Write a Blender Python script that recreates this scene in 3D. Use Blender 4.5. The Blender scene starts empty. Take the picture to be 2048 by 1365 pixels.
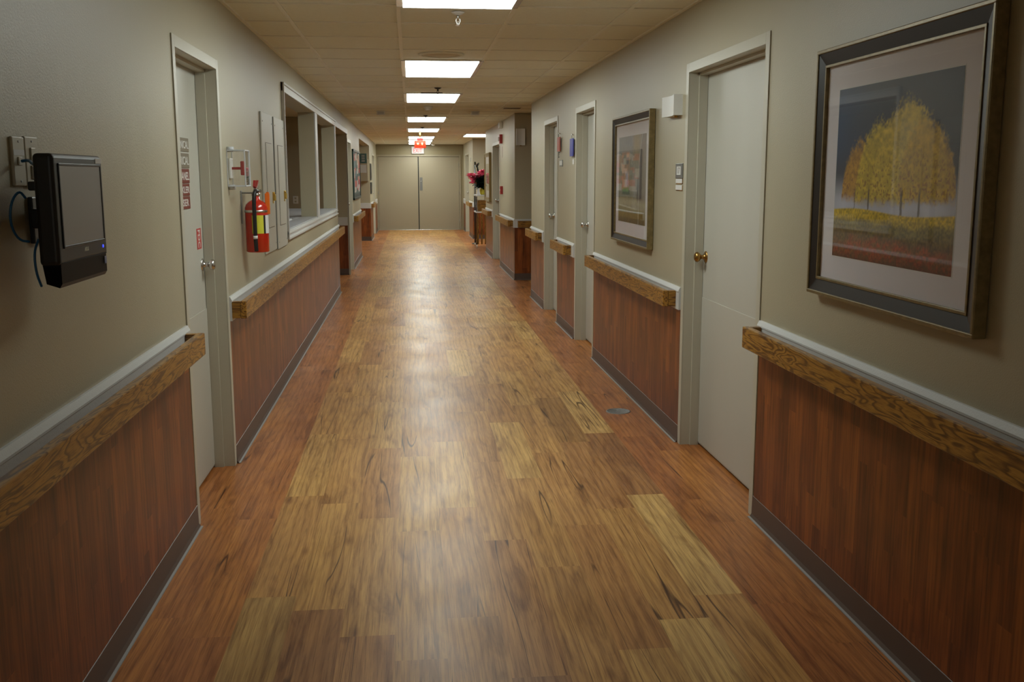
import bpy, bmesh, math, random
import numpy as np
from mathutils import Vector, Matrix

# ------------------------------------------------------------------ camera, world, exposure
SC = bpy.context.scene
C = SC.collection
cam_d = bpy.data.cameras.new('camera')
cam_d.sensor_width = 36.0
cam_d.lens = 2000.0 / 2048.0 * 36.0
cam_d.clip_start = 0.05
cam = bpy.data.objects.new('camera', cam_d)
C.objects.link(cam)
fwd = Vector((-203.0, -329.5, 2000.0)).normalized()       # corridor direction seen by the lens (x right, y down, z ahead)
dwn = Vector((40.0, 12800.0, 2000.0)); dwn = (dwn - dwn.dot(fwd) * fwd).normalized()
rgt = dwn.cross(fwd)
cam.matrix_world = Matrix(((rgt[0], -rgt[1], -rgt[2], 0.0),
                           (fwd[0], -fwd[1], -fwd[2], 0.0),
                           (-dwn[0], dwn[1], dwn[2], 1.55),
                           (0, 0, 0, 1)))
SC.camera = cam
w = bpy.data.worlds.new('world'); SC.world = w; w.use_nodes = True
w.node_tree.nodes['Background'].inputs[0].default_value = (0.9, 0.95, 1.0, 1)
w.node_tree.nodes['Background'].inputs[1].default_value = 0.01
SC.view_settings.view_transform = 'Standard'
SC.view_settings.look = 'None'
SC.view_settings.gamma = 1.0
SC.view_settings.use_curve_mapping = False
SC.view_settings.exposure = 0.0
PANEL = 14.0                                              # glow of the ceiling panels

# ------------------------------------------------------------------ helpers
def link_obj(name, mesh, m=None, parent=None):
    o = bpy.data.objects.new(name, mesh)
    C.objects.link(o)
    if m is not None:
        for mm in (m if isinstance(m, (list, tuple)) else [m]):
            mesh.materials.append(mm)
    if parent is not None:
        o.parent = parent
        o.matrix_parent_inverse = Matrix.Translation(-parent.location) if parent.rotation_euler[2] == 0 else parent.matrix_basis.inverted()
    return o

class MB:
    """collects shapes (world metres) and links them as one mesh object"""
    def __init__(s): s.bm = bmesh.new()
    def box(s, x0, x1, y0, y1, z0, z1, bev=0.0, mat=0, seg=2):
        x0, x1 = min(x0, x1), max(x0, x1); y0, y1 = min(y0, y1), max(y0, y1); z0, z1 = min(z0, z1), max(z0, z1)
        r = bmesh.ops.create_cube(s.bm, size=1.0)
        vs = r['verts']
        for v in vs:
            v.co = Vector(((x0 + x1) / 2 + v.co.x * (x1 - x0), (y0 + y1) / 2 + v.co.y * (y1 - y0), (z0 + z1) / 2 + v.co.z * (z1 - z0)))
        fs = set(f for v in vs for f in v.link_faces)
        for f in fs: f.material_index = mat
        if bev > 0:
            es = set(e for v in vs for e in v.link_edges)
            r2 = bmesh.ops.bevel(s.bm, geom=list(es), offset=bev, segments=seg, affect='EDGES', profile=0.5)
            for f in r2['faces']: f.material_index = mat
        return s
    def cyl(s, p0, p1, r0, r1=None, seg=20, cap=True, mat=0):
        r1 = r0 if r1 is None else r1
        p0 = Vector(p0); p1 = Vector(p1); d = p1 - p0
        q = d.to_track_quat('Z', 'Y').to_matrix().to_4x4()
        M = Matrix.Translation((p0 + p1) / 2) @ q
        r = bmesh.ops.create_cone(s.bm, cap_ends=cap, segments=seg, radius1=r0, radius2=r1, depth=d.length, matrix=M)
        for f in set(f for v in r['verts'] for f in v.link_faces): f.material_index = mat; f.smooth = len(f.verts) == 4
        return s
    def lathe(s, origin, axis, prof, seg=24, mat=0):
        """profile = [(distance along axis, radius)]"""
        a = Vector(axis).normalized(); t = a.orthogonal().normalized(); b = a.cross(t); o = Vector(origin)
        rings = []
        for d, r in prof:
            if r <= 1e-6: rings.append([s.bm.verts.new(o + a * d)])
            else: rings.append([s.bm.verts.new(o + a * d + (t * math.cos(2 * math.pi * k / seg) + b * math.sin(2 * math.pi * k / seg)) * r) for k in range(seg)])
        for A, B in zip(rings, rings[1:]):
            for k in range(seg):
                k2 = (k + 1) % seg
                if len(A) == 1 and len(B) == 1: continue
                if len(A) == 1: f = s.bm.faces.new((A[0], B[k], B[k2]))
                elif len(B) == 1: f = s.bm.faces.new((A[k], B[0], A[k2]))
                else: f = s.bm.faces.new((A[k], B[k], B[k2], A[k2]))
                f.smooth = True; f.material_index = mat
        return s
    def tube(s, pts, r, seg=10, mat=0):
        pts = [Vector(p) for p in pts]
        # smooth path
        for _ in range(2):
            q = [pts[0]]
            for a, b in zip(pts, pts[1:]): q += [a * .75 + b * .25, a * .25 + b * .75]
            q.append(pts[-1]); pts = q
        rings = []
        n = None
        for i, p in enumerate(pts):
            d = (pts[min(i + 1, len(pts) - 1)] - pts[max(i - 1, 0)]).normalized()
            if n is None: n = d.orthogonal().normalized()
            n = (n - n.dot(d) * d).normalized(); b = d.cross(n)
            rings.append([s.bm.verts.new(p + (n * math.cos(2 * math.pi * k / seg) + b * math.sin(2 * math.pi * k / seg)) * r) for k in range(seg)])
        for A, B in zip(rings, rings[1:]):
            for k in range(seg):
                f = s.bm.faces.new((A[k], B[k], B[(k + 1) % seg], A[(k + 1) % seg])); f.smooth = True; f.material_index = mat
        s.bm.faces.new(rings[0]); s.bm.faces.new(rings[-1])
        return s
    def sphere(s, c, r, u=16, v=10, scale=(1, 1, 1), mat=0):
        M = Matrix.Translation(c) @ Matrix.Diagonal((scale[0], scale[1], scale[2], 1))
        q = bmesh.ops.create_uvsphere(s.bm, u_segments=u, v_segments=v, radius=r, matrix=M)
        for f in set(f for x in q['verts'] for f in x.link_faces): f.smooth = True; f.material_index = mat
        return s
    def prism(s, pts, axis_vec, mat=0):
        """polygon (list of 3d points) pushed along a vector"""
        d = Vector(axis_vec)
        a = [s.bm.verts.new(Vector(p)) for p in pts]; b = [s.bm.verts.new(Vector(p) + d) for p in pts]
        n = len(a)
        fs = [s.bm.faces.new(a), s.bm.faces.new(b[::-1])]
        for k in range(n): fs.append(s.bm.faces.new((a[k], b[k], b[(k + 1) % n], a[(k + 1) % n])))
        for f in fs: f.material_index = mat
        return s
    def build(s, name, m=None, parent=None):
        bmesh.ops.recalc_face_normals(s.bm, faces=s.bm.faces[:])
        me = bpy.data.meshes.new(name); s.bm.to_mesh(me); s.bm.free()
        return link_obj(name, me, m, parent)

def tag(o, label=None, cat=None, group=None, kind=None):
    if label: o['label'] = label
    if cat: o['category'] = cat
    if group: o['group'] = group
    if kind: o['kind'] = kind
    return o

def empty(name, loc, label=None, cat=None, group=None, kind=None):
    o = bpy.data.objects.new(name, None); C.objects.link(o); o.location = loc; o.empty_display_size = 0.05
    return tag(o, label, cat, group, kind)

def struct(o, label, cat='wall'):
    return tag(o, label, cat, None, 'structure')

def copy_tree(o, delta, parent=None):
    c = o.copy(); C.objects.link(c)
    if parent is None: c.location = o.location + Vector(delta)
    else: c.parent = parent; c.matrix_parent_inverse = o.matrix_parent_inverse.copy()
    for ch in [k for k in o.children]: copy_tree(ch, delta, c)
    return c

def text_mesh(name, body, center, right, up, height, m, parent, depth=0.0008, bold=0.0, width=None):
    """raised lettering standing on a surface"""
    cu = bpy.data.curves.new(name, 'FONT'); cu.body = body; cu.align_x = 'CENTER'; cu.align_y = 'CENTER'
    cu.size = 1.0; cu.extrude = 0.01; cu.offset = bold; cu.resolution_u = 3
    t = bpy.data.objects.new(name, cu); C.objects.link(t)
    dg = bpy.context.evaluated_depsgraph_get()
    me = bpy.data.meshes.new_from_object(t.evaluated_get(dg))
    bpy.data.objects.remove(t); bpy.data.curves.remove(cu)
    co = np.zeros(len(me.vertices) * 3); me.vertices.foreach_get('co', co); co = co.reshape(-1, 3)
    mn, mx = co.min(0), co.max(0); c0 = (mn + mx) / 2
    sy = height / (mx[1] - mn[1]); sx = sy if width is None else width / (mx[0] - mn[0])
    R = Vector(right); U = Vector(up); N = R.cross(U); cc = Vector(center)
    out = []
    for p in co:
        q = cc + R * float((p[0] - c0[0]) * sx) + U * float((p[1] - c0[1]) * sy) + N * (depth if p[2] > 0 else 0.0)
        out += [q.x, q.y, q.z]
    me.vertices.foreach_set('co', out); me.update(); me.name = name
    return link_obj(name, me, m, parent)

LEFT = ((0, 1, 0), (0, 0, 1))      # right and up of someone facing the left wall
RIGHT = ((0, -1, 0), (0, 0, 1))
FRONT = ((1, 0, 0), (0, 0, 1))

# ------------------------------------------------------------------ materials
def new_mat(name):
    m = bpy.data.materials.new(name); m.use_nodes = True
    return m, m.node_tree, m.node_tree.nodes['Principled BSDF']

def N(nt, t, **kw):
    n = nt.nodes.new(t)
    for k, v in kw.items(): setattr(n, k, v)
    return n

def L(nt, a, b): nt.links.new(a, b)

def plain(name, col, rough=0.5, metal=0.0, spec=0.5, coat=0.0, bump=0.0, bscale=60.0, var=0.0, vscale=2.0, trans=0.0):
    m, nt, b = new_mat(name)
    b.inputs['Base Color'].default_value = (*col, 1); b.inputs['Roughness'].default_value = rough
    b.inputs['Metallic'].default_value = metal; b.inputs['Specular IOR Level'].default_value = spec
    b.inputs['Coat Weight'].default_value = coat; b.inputs['Coat Roughness'].default_value = 0.1
    b.inputs['Transmission Weight'].default_value = trans
    if bump or var:
        tc = N(nt, 'ShaderNodeTexCoord')
    if bump:
        n = N(nt, 'ShaderNodeTexNoise'); n.inputs['Scale'].default_value = bscale; n.inputs['Detail'].default_value = 3
        L(nt, tc.outputs['Object'], n.inputs['Vector'])
        bp = N(nt, 'ShaderNodeBump'); bp.inputs['Strength'].default_value = bump; bp.inputs['Distance'].default_value = 0.01
        L(nt, n.outputs['Fac'], bp.inputs['Height']); L(nt, bp.outputs['Normal'], b.inputs['Normal'])
    if var:
        n2 = N(nt, 'ShaderNodeTexNoise'); n2.inputs['Scale'].default_value = vscale; n2.inputs['Detail'].default_value = 4
        L(nt, tc.outputs['Object'], n2.inputs['Vector'])
        mx = N(nt, 'ShaderNodeMix', data_type='RGBA'); 
        mx.inputs[6].default_value = tuple(c * (1 - var) for c in col) + (1,); mx.inputs[7].default_value = tuple(min(1, c * (1 + var)) for c in col) + (1,)
        L(nt, n2.outputs['Fac'], mx.inputs[0]); L(nt, mx.outputs[2], b.inputs['Base Color'])
    return m

def emis(name, col, strength):
    m, nt, b = new_mat(name)
    b.inputs['Base Color'].default_value = (*col, 1)
    b.inputs['Emission Color'].default_value = (*col, 1); b.inputs['Emission Strength'].default_value = strength
    return m

def vec_scaled(nt, src, sx, sy, sz):
    mp = N(nt, 'ShaderNodeMapping'); mp.inputs['Scale'].default_value = (sx, sy, sz)
    L(nt, src, mp.inputs['Vector']); return mp.outputs['Vector']

def ramp(nt, fac, stops):
    r = N(nt, 'ShaderNodeValToRGB')
    els = r.color_ramp.elements
    while len(els) < len(stops): els.new(0.5)
    for e, (p, c) in zip(els, stops): e.position = p; e.color = (*c, 1)
    L(nt, fac, r.inputs['Fac']); return r.outputs['Color']

def math_n(nt, op, a, b=None, c=None):
    n = N(nt, 'ShaderNodeMath', operation=op)
    for i, v in enumerate((a, b, c)):
        if v is None: continue
        if isinstance(v, (int, float)): n.inputs[i].default_value = v
        else: L(nt, v, n.inputs[i])
    return n.outputs[0]

def mul_col(nt, a, b, fac=1.0):
    m = N(nt, 'ShaderNodeMix', data_type='RGBA', blend_type='MULTIPLY')
    if isinstance(fac, (int, float)): m.inputs[0].default_value = fac
    else: L(nt, fac, m.inputs[0])
    L(nt, a, m.inputs[6])
    if isinstance(b, tuple): m.inputs[7].default_value = (*b, 1)
    else: L(nt, b, m.inputs[7])
    return m.outputs[2]

def mix_col(nt, a, b, fac):
    m = N(nt, 'ShaderNodeMix', data_type='RGBA')
    L(nt, fac, m.inputs[0])
    for i, v in ((6, a), (7, b)):
        if isinstance(v, tuple): m.inputs[i].default_value = (*v, 1)
        else: L(nt, v, m.inputs[i])
    return m.outputs[2]

# -- floor: every plank carries its own tone, seed and family; the nodes draw the grain
def floor_material():
    m, nt, b = new_mat('plank_floor')
    at = N(nt, 'ShaderNodeAttribute', attribute_name='plank')
    sep = N(nt, 'ShaderNodeSeparateColor'); L(nt, at.outputs['Color'], sep.inputs[0])
    tone, seed, red = sep.outputs[0], sep.outputs[1], sep.outputs[2]
    tc = N(nt, 'ShaderNodeTexCoord')
    off = N(nt, 'ShaderNodeCombineXYZ'); L(nt, math_n(nt, 'MULTIPLY', seed, 31.0), off.inputs[2]); L(nt, math_n(nt, 'MULTIPLY', seed, 7.0), off.inputs[1])
    add = N(nt, 'ShaderNodeVectorMath', operation='ADD'); L(nt, tc.outputs['Object'], add.inputs[0]); L(nt, off.outputs[0], add.inputs[1])
    P = add.outputs[0]
    yel = ramp(nt, tone, [(0.0, (0.60, 0.385, 0.140)), (0.30, (0.515, 0.290, 0.092)), (0.62, (0.435, 0.215, 0.070)), (1.0, (0.235, 0.102, 0.040))])
    rd = ramp(nt, tone, [(0.0, (0.48, 0.200, 0.052)), (0.5, (0.375, 0.142, 0.040)), (1.0, (0.29, 0.104, 0.032))])
    base = mix_col(nt, yel, rd, red)
    # soft warm/dark patches along the board
    n1 = N(nt, 'ShaderNodeTexNoise'); n1.inputs['Scale'].default_value = 1.0; n1.inputs['Detail'].default_value = 5; n1.inputs['Roughness'].default_value = 0.6
    n1.inputs['Distortion'].default_value = 0.8
    L(nt, vec_scaled(nt, P, 15, 1.9, 1), n1.inputs['Vector'])
    base = mul_col(nt, base, ramp(nt, n1.outputs['Fac'], [(0.28, (0.52, 0.42, 0.35)), (0.46, (0.94, 0.90, 0.86)), (0.72, (1.25, 1.28, 1.25))]))
    # cathedral rings
    wv = N(nt, 'ShaderNodeTexWave', wave_type='BANDS', bands_direction='X'); wv.inputs['Scale'].default_value = 1.0
    wv.inputs['Distortion'].default_value = 9.0; wv.inputs['Detail'].default_value = 2.5; wv.inputs['Detail Scale'].default_value = 0.9
    L(nt, vec_scaled(nt, P, 9, 0.8, 1), wv.inputs['Vector'])
    base = mul_col(nt, base, ramp(nt, wv.outputs['Fac'], [(0.0, (0.74, 0.66, 0.60)), (0.35, (1, 1, 1)), (1.0, (1.04, 1.04, 1.04))]), 0.75)
    # fine pores
    n2 = N(nt, 'ShaderNodeTexNoise'); n2.inputs['Scale'].default_value = 1.0; n2.inputs['Detail'].default_value = 4
    L(nt, vec_scaled(nt, P, 230, 6, 1), n2.inputs['Vector'])
    base = mul_col(nt, base, ramp(nt, n2.outputs['Fac'], [(0.33, (0.70, 0.64, 0.60)), (0.50, (1, 1, 1)), (0.75, (1.10, 1.10, 1.10))]))
    # dark splits that run with the grain
    n3 = N(nt, 'ShaderNodeTexNoise'); n3.inputs['Scale'].default_value = 1.0; n3.inputs['Detail'].default_value = 2.0; n3.inputs['Distortion'].default_value = 0.0
    L(nt, vec_scaled(nt, P, 6.0, 0.24, 1), n3.inputs['Vector'])
    ridge = math_n(nt, 'ABSOLUTE', math_n(nt, 'SUBTRACT', n3.outputs['Fac'], 0.56))
    n4 = N(nt, 'ShaderNodeTexNoise'); n4.inputs['Scale'].default_value = 1.0; n4.inputs['Detail'].default_value = 1
    L(nt, vec_scaled(nt, P, 3.0, 1.6, 1.7), n4.inputs['Vector'])
    gate = N(nt, 'ShaderNodeMapRange'); L(nt, n4.outputs['Fac'], gate.inputs[0]); gate.inputs[1].default_value = 0.47; gate.inputs[2].default_value = 0.57
    crack = N(nt, 'ShaderNodeMapRange'); L(nt, ridge, crack.inputs[0]); crack.inputs[1].default_value = 0.0055; crack.inputs[2].default_value = 0.0012
    cr = math_n(nt, 'MULTIPLY', crack.outputs[0], gate.outputs[0])
    base = mul_col(nt, base, (0.22, 0.17, 0.14), cr)
    # knots
    vo = N(nt, 'ShaderNodeTexVoronoi'); vo.inputs['Scale'].default_value = 1.0
    L(nt, vec_scaled(nt, P, 4.5, 1.5, 1), vo.inputs['Vector'])
    kn = N(nt, 'ShaderNodeMapRange'); L(nt, vo.outputs['Distance'], kn.inputs[0]); kn.inputs[1].default_value = 0.11; kn.inputs[2].default_value = 0.02
    base = mul_col(nt, base, (0.42, 0.30, 0.22), math_n(nt, 'MULTIPLY', kn.outputs[0], 0.8))
    # joints
    uv = N(nt, 'ShaderNodeUVMap'); uv.uv_map = 'plank'
    su = N(nt, 'ShaderNodeSeparateXYZ'); L(nt, uv.outputs[0], su.inputs[0])
    ju = math_n(nt, 'LESS_THAN', su.outputs[0], 0.0013); jv = math_n(nt, 'LESS_THAN', su.outputs[1], 0.0022)
    j = math_n(nt, 'MAXIMUM', ju, jv)
    base = mul_col(nt, base, (0.5, 0.42, 0.36), math_n(nt, 'MULTIPLY', j, 0.6))
    L(nt, base, b.inputs['Base Color'])
    nr = N(nt, 'ShaderNodeTexNoise'); nr.inputs['Scale'].default_value = 3.0; nr.inputs['Detail'].default_value = 3
    L(nt, vec_scaled(nt, tc.outputs['Object'], 1, 0.6, 1), nr.inputs['Vector'])
    mr = N(nt, 'ShaderNodeMapRange'); L(nt, nr.outputs['Fac'], mr.inputs[0]); mr.inputs[1].default_value = 0.3; mr.inputs[2].default_value = 0.7
    mr.inputs[3].default_value = 0.30; mr.inputs[4].default_value = 0.40
    L(nt, mr.outputs[0], b.inputs['Roughness'])
    b.inputs['Specular IOR Level'].default_value = 0.24
    hb = math_n(nt, 'ADD', math_n(nt, 'MULTIPLY', n2.outputs['Fac'], 0.6), math_n(nt, 'MULTIPLY', n1.outputs['Fac'], 0.8))
    bp = N(nt, 'ShaderNodeBump'); bp.inputs['Strength'].default_value = 0.22; bp.inputs['Distance'].default_value = 0.0010
    L(nt, hb, bp.inputs['Height']); L(nt, bp.outputs['Normal'], b.inputs['Normal'])
    return m

# -- reddish laminate made of narrow upright staves
def wainscot_material(name, axis):
    m, nt, b = new_mat(name)
    tc = N(nt, 'ShaderNodeTexCoord'); sp = N(nt, 'ShaderNodeSeparateXYZ'); L(nt, tc.outputs['Object'], sp.inputs[0])
    a = sp.outputs[1] if axis == 'Y' else sp.outputs[0]; z = sp.outputs[2]
    i = math_n(nt, 'FLOOR', math_n(nt, 'DIVIDE', a, 0.072))
    wn = N(nt, 'ShaderNodeTexWhiteNoise', noise_dimensions='1D'); L(nt, i, wn.inputs['W'])
    k = math_n(nt, 'FLOOR', math_n(nt, 'DIVIDE', math_n(nt, 'ADD', z, math_n(nt, 'MULTIPLY', wn.outputs['Value'], 3.0)), 0.46))
    cv = N(nt, 'ShaderNodeCombineXYZ'); L(nt, i, cv.inputs[0]); L(nt, k, cv.inputs[1])
    wn2 = N(nt, 'ShaderNodeTexWhiteNoise', noise_dimensions='2D'); L(nt, cv.outputs[0], wn2.inputs['Vector'])
    base = ramp(nt, wn2.outputs['Value'], [(0.0, (0.150, 0.037, 0.0085)), (0.5, (0.205, 0.053, 0.0110)), (1.0, (0.280, 0.078, 0.015))])
    g = N(nt, 'ShaderNodeCombineXYZ'); L(nt, math_n(nt, 'MULTIPLY', a, 75.0), g.inputs[0]); L(nt, math_n(nt, 'MULTIPLY', z, 3.0), g.inputs[1])
    L(nt, math_n(nt, 'MULTIPLY', wn2.outputs['Value'], 20.0), g.inputs[2])
    n = N(nt, 'ShaderNodeTexNoise'); n.inputs['Scale'].default_value = 1.0; n.inputs['Detail'].default_value = 5; L(nt, g.outputs[0], n.inputs['Vector'])
    base = mul_col(nt, base, ramp(nt, n.outputs['Fac'], [(0.3, (0.55, 0.5, 0.48)), (0.5, (1, 1, 1)), (0.72, (1.35, 1.4, 1.3))]))
    g2 = N(nt, 'ShaderNodeCombineXYZ'); L(nt, math_n(nt, 'MULTIPLY', a, 11.0), g2.inputs[0]); L(nt, math_n(nt, 'MULTIPLY', z, 4.0), g2.inputs[1])
    n2 = N(nt, 'ShaderNodeTexNoise'); n2.inputs['Scale'].default_value = 1.0; n2.inputs['Detail'].default_value = 3; L(nt, g2.outputs[0], n2.inputs['Vector'])
    base = mul_col(nt, base, ramp(nt, n2.outputs['Fac'], [(0.3, (0.7, 0.66, 0.62)), (0.6, (1.1, 1.1, 1.1))]))
    L(nt, base, b.inputs['Base Color'])
    b.inputs['Roughness'].default_value = 0.36; b.inputs['Specular IOR Level'].default_value = 0.34
    return m

# -- oak with wandering dark rings; the board runs along the given axis
def oak_material(name, axis, dark=1.0):
    m, nt, b = new_mat(name)
    tc = N(nt, 'ShaderNodeTexCoord')
    sc = {'Y': (20, 2.6, 20), 'X': (2.6, 20, 20), 'Z': (20, 20, 2.6)}[axis]
    v = vec_scaled(nt, tc.outputs['Object'], *sc)
    fn = N(nt, 'ShaderNodeTexNoise'); fn.inputs['Scale'].default_value = 1.0; fn.inputs['Detail'].default_value = 2.2; fn.inputs['Roughness'].default_value = 0.45; fn.inputs['Distortion'].default_value = 0.5
    L(nt, v, fn.inputs['Vector'])
    rings = math_n(nt, 'FRACT', math_n(nt, 'MULTIPLY', fn.outputs['Fac'], 9.5))
    base = ramp(nt, rings, [(0.0, (0.12 * dark, 0.048 * dark, 0.008 * dark)), (0.16, (0.17 * dark, 0.07 * dark, 0.011 * dark)), (0.36, (0.36 * dark, 0.175 * dark, 0.028 * dark)), (0.80, (0.44 * dark, 0.225 * dark, 0.037 * dark)), (1.0, (0.13 * dark, 0.052 * dark, 0.009 * dark))])
    n = N(nt, 'ShaderNodeTexNoise'); n.inputs['Scale'].default_value = 1.0; n.inputs['Detail'].default_value = 4
    s2 = {'Y': (330, 18, 330), 'X': (18, 330, 330), 'Z': (330, 330, 18)}[axis]
    L(nt, vec_scaled(nt, tc.outputs['Object'], *s2), n.inputs['Vector'])
    base = mul_col(nt, base, ramp(nt, n.outputs['Fac'], [(0.38, (0.66, 0.58, 0.5)), (0.52, (1, 1, 1))]))
    L(nt, base, b.inputs['Base Color']); b.inputs['Roughness'].default_value = 0.34; b.inputs['Specular IOR Level'].default_value = 0.4
    bp = N(nt, 'ShaderNodeBump'); bp.inputs['Strength'].default_value = 0.15; bp.inputs['Distance'].default_value = 0.001
    L(nt, n.outputs['Fac'], bp.inputs['Height']); L(nt, bp.outputs['Normal'], b.inputs['Normal'])
    return m

def glass_material():
    m, nt, b = new_mat('picture_glass')
    nt.nodes.remove(b); out = nt.nodes['Material Output']
    tr = N(nt, 'ShaderNodeBsdfTransparent'); gl = N(nt, 'ShaderNodeBsdfGlossy'); gl.inputs['Roughness'].default_value = 0.015
    ge = N(nt, 'ShaderNodeNewGeometry'); dt = N(nt, 'ShaderNodeVectorMath', operation='DOT_PRODUCT')
    L(nt, ge.outputs['Incoming'], dt.inputs[0]); L(nt, ge.outputs['Normal'], dt.inputs[1])
    inv = math_n(nt, 'SUBTRACT', 1.0, math_n(nt, 'ABSOLUTE', dt.outputs['Value']))
    fr = math_n(nt, 'ADD', 0.05, math_n(nt, 'MULTIPLY', math_n(nt, 'POWER', inv, 5.0), 0.93))
    mx = N(nt, 'ShaderNodeMixShader'); L(nt, fr, mx.inputs[0]); L(nt, tr.outputs[0], mx.inputs[1]); L(nt, gl.outputs[0], mx.inputs[2])
    L(nt, mx.outputs[0], out.inputs['Surface'])
    return m

def attr_material(name, attr, rough=0.6):
    m, nt, b = new_mat(name)
    at = N(nt, 'ShaderNodeAttribute', attribute_name=attr)
    L(nt, at.outputs['Color'], b.inputs['Base Color']); b.inputs['Roughness'].default_value = rough
    return m

M_wall = plain('wall_paint', (0.43, 0.385, 0.270), 0.42, spec=0.45, bump=0.12, bscale=220, var=0.035, vscale=1.3)
M_ceil = plain('ceiling_tile', (0.86, 0.86, 0.76), 0.85, spec=0.2, bump=0.5, bscale=350, var=0.05, vscale=30)
M_tee = plain('ceiling_tee', (0.80, 0.79, 0.70), 0.5)
M_trim = plain('white_trim_paint', (0.60, 0.60, 0.59), 0.38, bump=0.08, bscale=120)
M_case = plain('door_frame_paint', (0.50, 0.475, 0.385), 0.36, bump=0.05, bscale=160)
M_door = plain('door_paint', (0.50, 0.485, 0.425), 0.42, bump=0.06, bscale=200, var=0.02)
M_tan = plain('tan_door_paint', (0.32, 0.27, 0.185), 0.4, var=0.02)
M_base = plain('brown_vinyl', (0.090, 0.056, 0.042), 0.42)
M_seal = plain('grey_sealant', (0.34, 0.33, 0.32), 0.6)
M_floor = floor_material()
M_wY = wainscot_material('wainscot_along_corridor', 'Y')
M_wX = wainscot_material('wainscot_across_corridor', 'X')
M_oakY = oak_material('oak_along_corridor', 'Y')
M_oakX = oak_material('oak_across_corridor', 'X', 0.85)
M_oakZ = oak_material('oak_upright', 'Z', 0.75)
M_chrome = plain('satin_chrome', (0.62, 0.61, 0.60), 0.25, metal=1.0)
M_brass = plain('aged_brass', (0.42, 0.25, 0.08), 0.32, metal=1.0)
M_gold = plain('bright_brass', (0.75, 0.52, 0.14), 0.28, metal=1.0)
M_black = plain('black_plastic', (0.012, 0.012, 0.013), 0.38)
M_gloss = plain('gloss_black_plastic', (0.003, 0.003, 0.004), 0.35, spec=0.06)
M_dark = plain('dark_gap', (0.008, 0.007, 0.006), 0.8)
M_plate = plain('almond_plastic', (0.46, 0.42, 0.31), 0.4)
M_white = plain('white_plastic', (0.74, 0.74, 0.72), 0.4)
M_paper = plain('white_paper', (0.7, 0.7, 0.7), 0.7)
M_grey = plain('grey_metal', (0.28, 0.28, 0.27), 0.4, metal=0.7)
M_red = plain('red_enamel', (0.52, 0.022, 0.008), 0.22, coat=0.6)
M_redp = plain('red_plastic', (0.30, 0.022, 0.02), 0.4)
M_orange = plain('orange_tag', (0.75, 0.15, 0.01), 0.45)
M_yellow = plain('yellow_label', (0.62, 0.60, 0.04), 0.5)
M_blue = plain('blue_plastic', (0.012, 0.025, 0.30), 0.4)
M_cable = plain('blue_cable', (0.015, 0.11, 0.26), 0.4)
M_mat = plain('picture_mat', (0.72, 0.69, 0.72), 0.8)
M_frame = plain('bronze_frame', (0.21, 0.155, 0.065), 0.40, metal=0.3, var=0.5, vscale=45)
M_frin = plain('dark_frame_band', (0.022, 0.015, 0.012), 0.40, spec=0.35)
M_glass = glass_material()
M_screen = plain('screen_with_reflection', (0.27, 0.27, 0.285), 0.34, coat=0.3, spec=0.6)  # grey base colour holds the reflection of the opposite wall
M_clear = glass_material(); M_clear.name = 'clear_polycarbonate'
M_panel = emis('lit_diffuser', (0.92, 1.0, 0.95), PANEL)
M_counter = plain('pale_counter', (0.42, 0.42, 0.44), 0.35)
M_sign_t = plain('taupe_sign', (0.20, 0.165, 0.115), 0.5)
M_sign_r = plain('maroon_sign', (0.17, 0.030, 0.018), 0.5)
M_letter = plain('white_lettering', (0.66, 0.65, 0.62), 0.5)

# ------------------------------------------------------------------ dimensions
XL, XR, H = -0.98, 1.54, 2.46
WT = 0.16
Y0, Y1 = -6.0, 29.55
EPS = 0.0005
# openings (outer edges of the casings / bare openings), top height
D_L = [(4.41, 5.42, 2.14), (16.08, 17.08, 2.14), (26.35, 27.85, 2.14)]
D_R = [(4.28, 5.59, 2.16), (8.38, 9.39, 2.17), (10.54, 11.61, 2.17), (17.45, 19.0, 2.15), (26.75, 28.55, 2.17)]
FW = 0.05                                                # face width of a metal door frame

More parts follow.
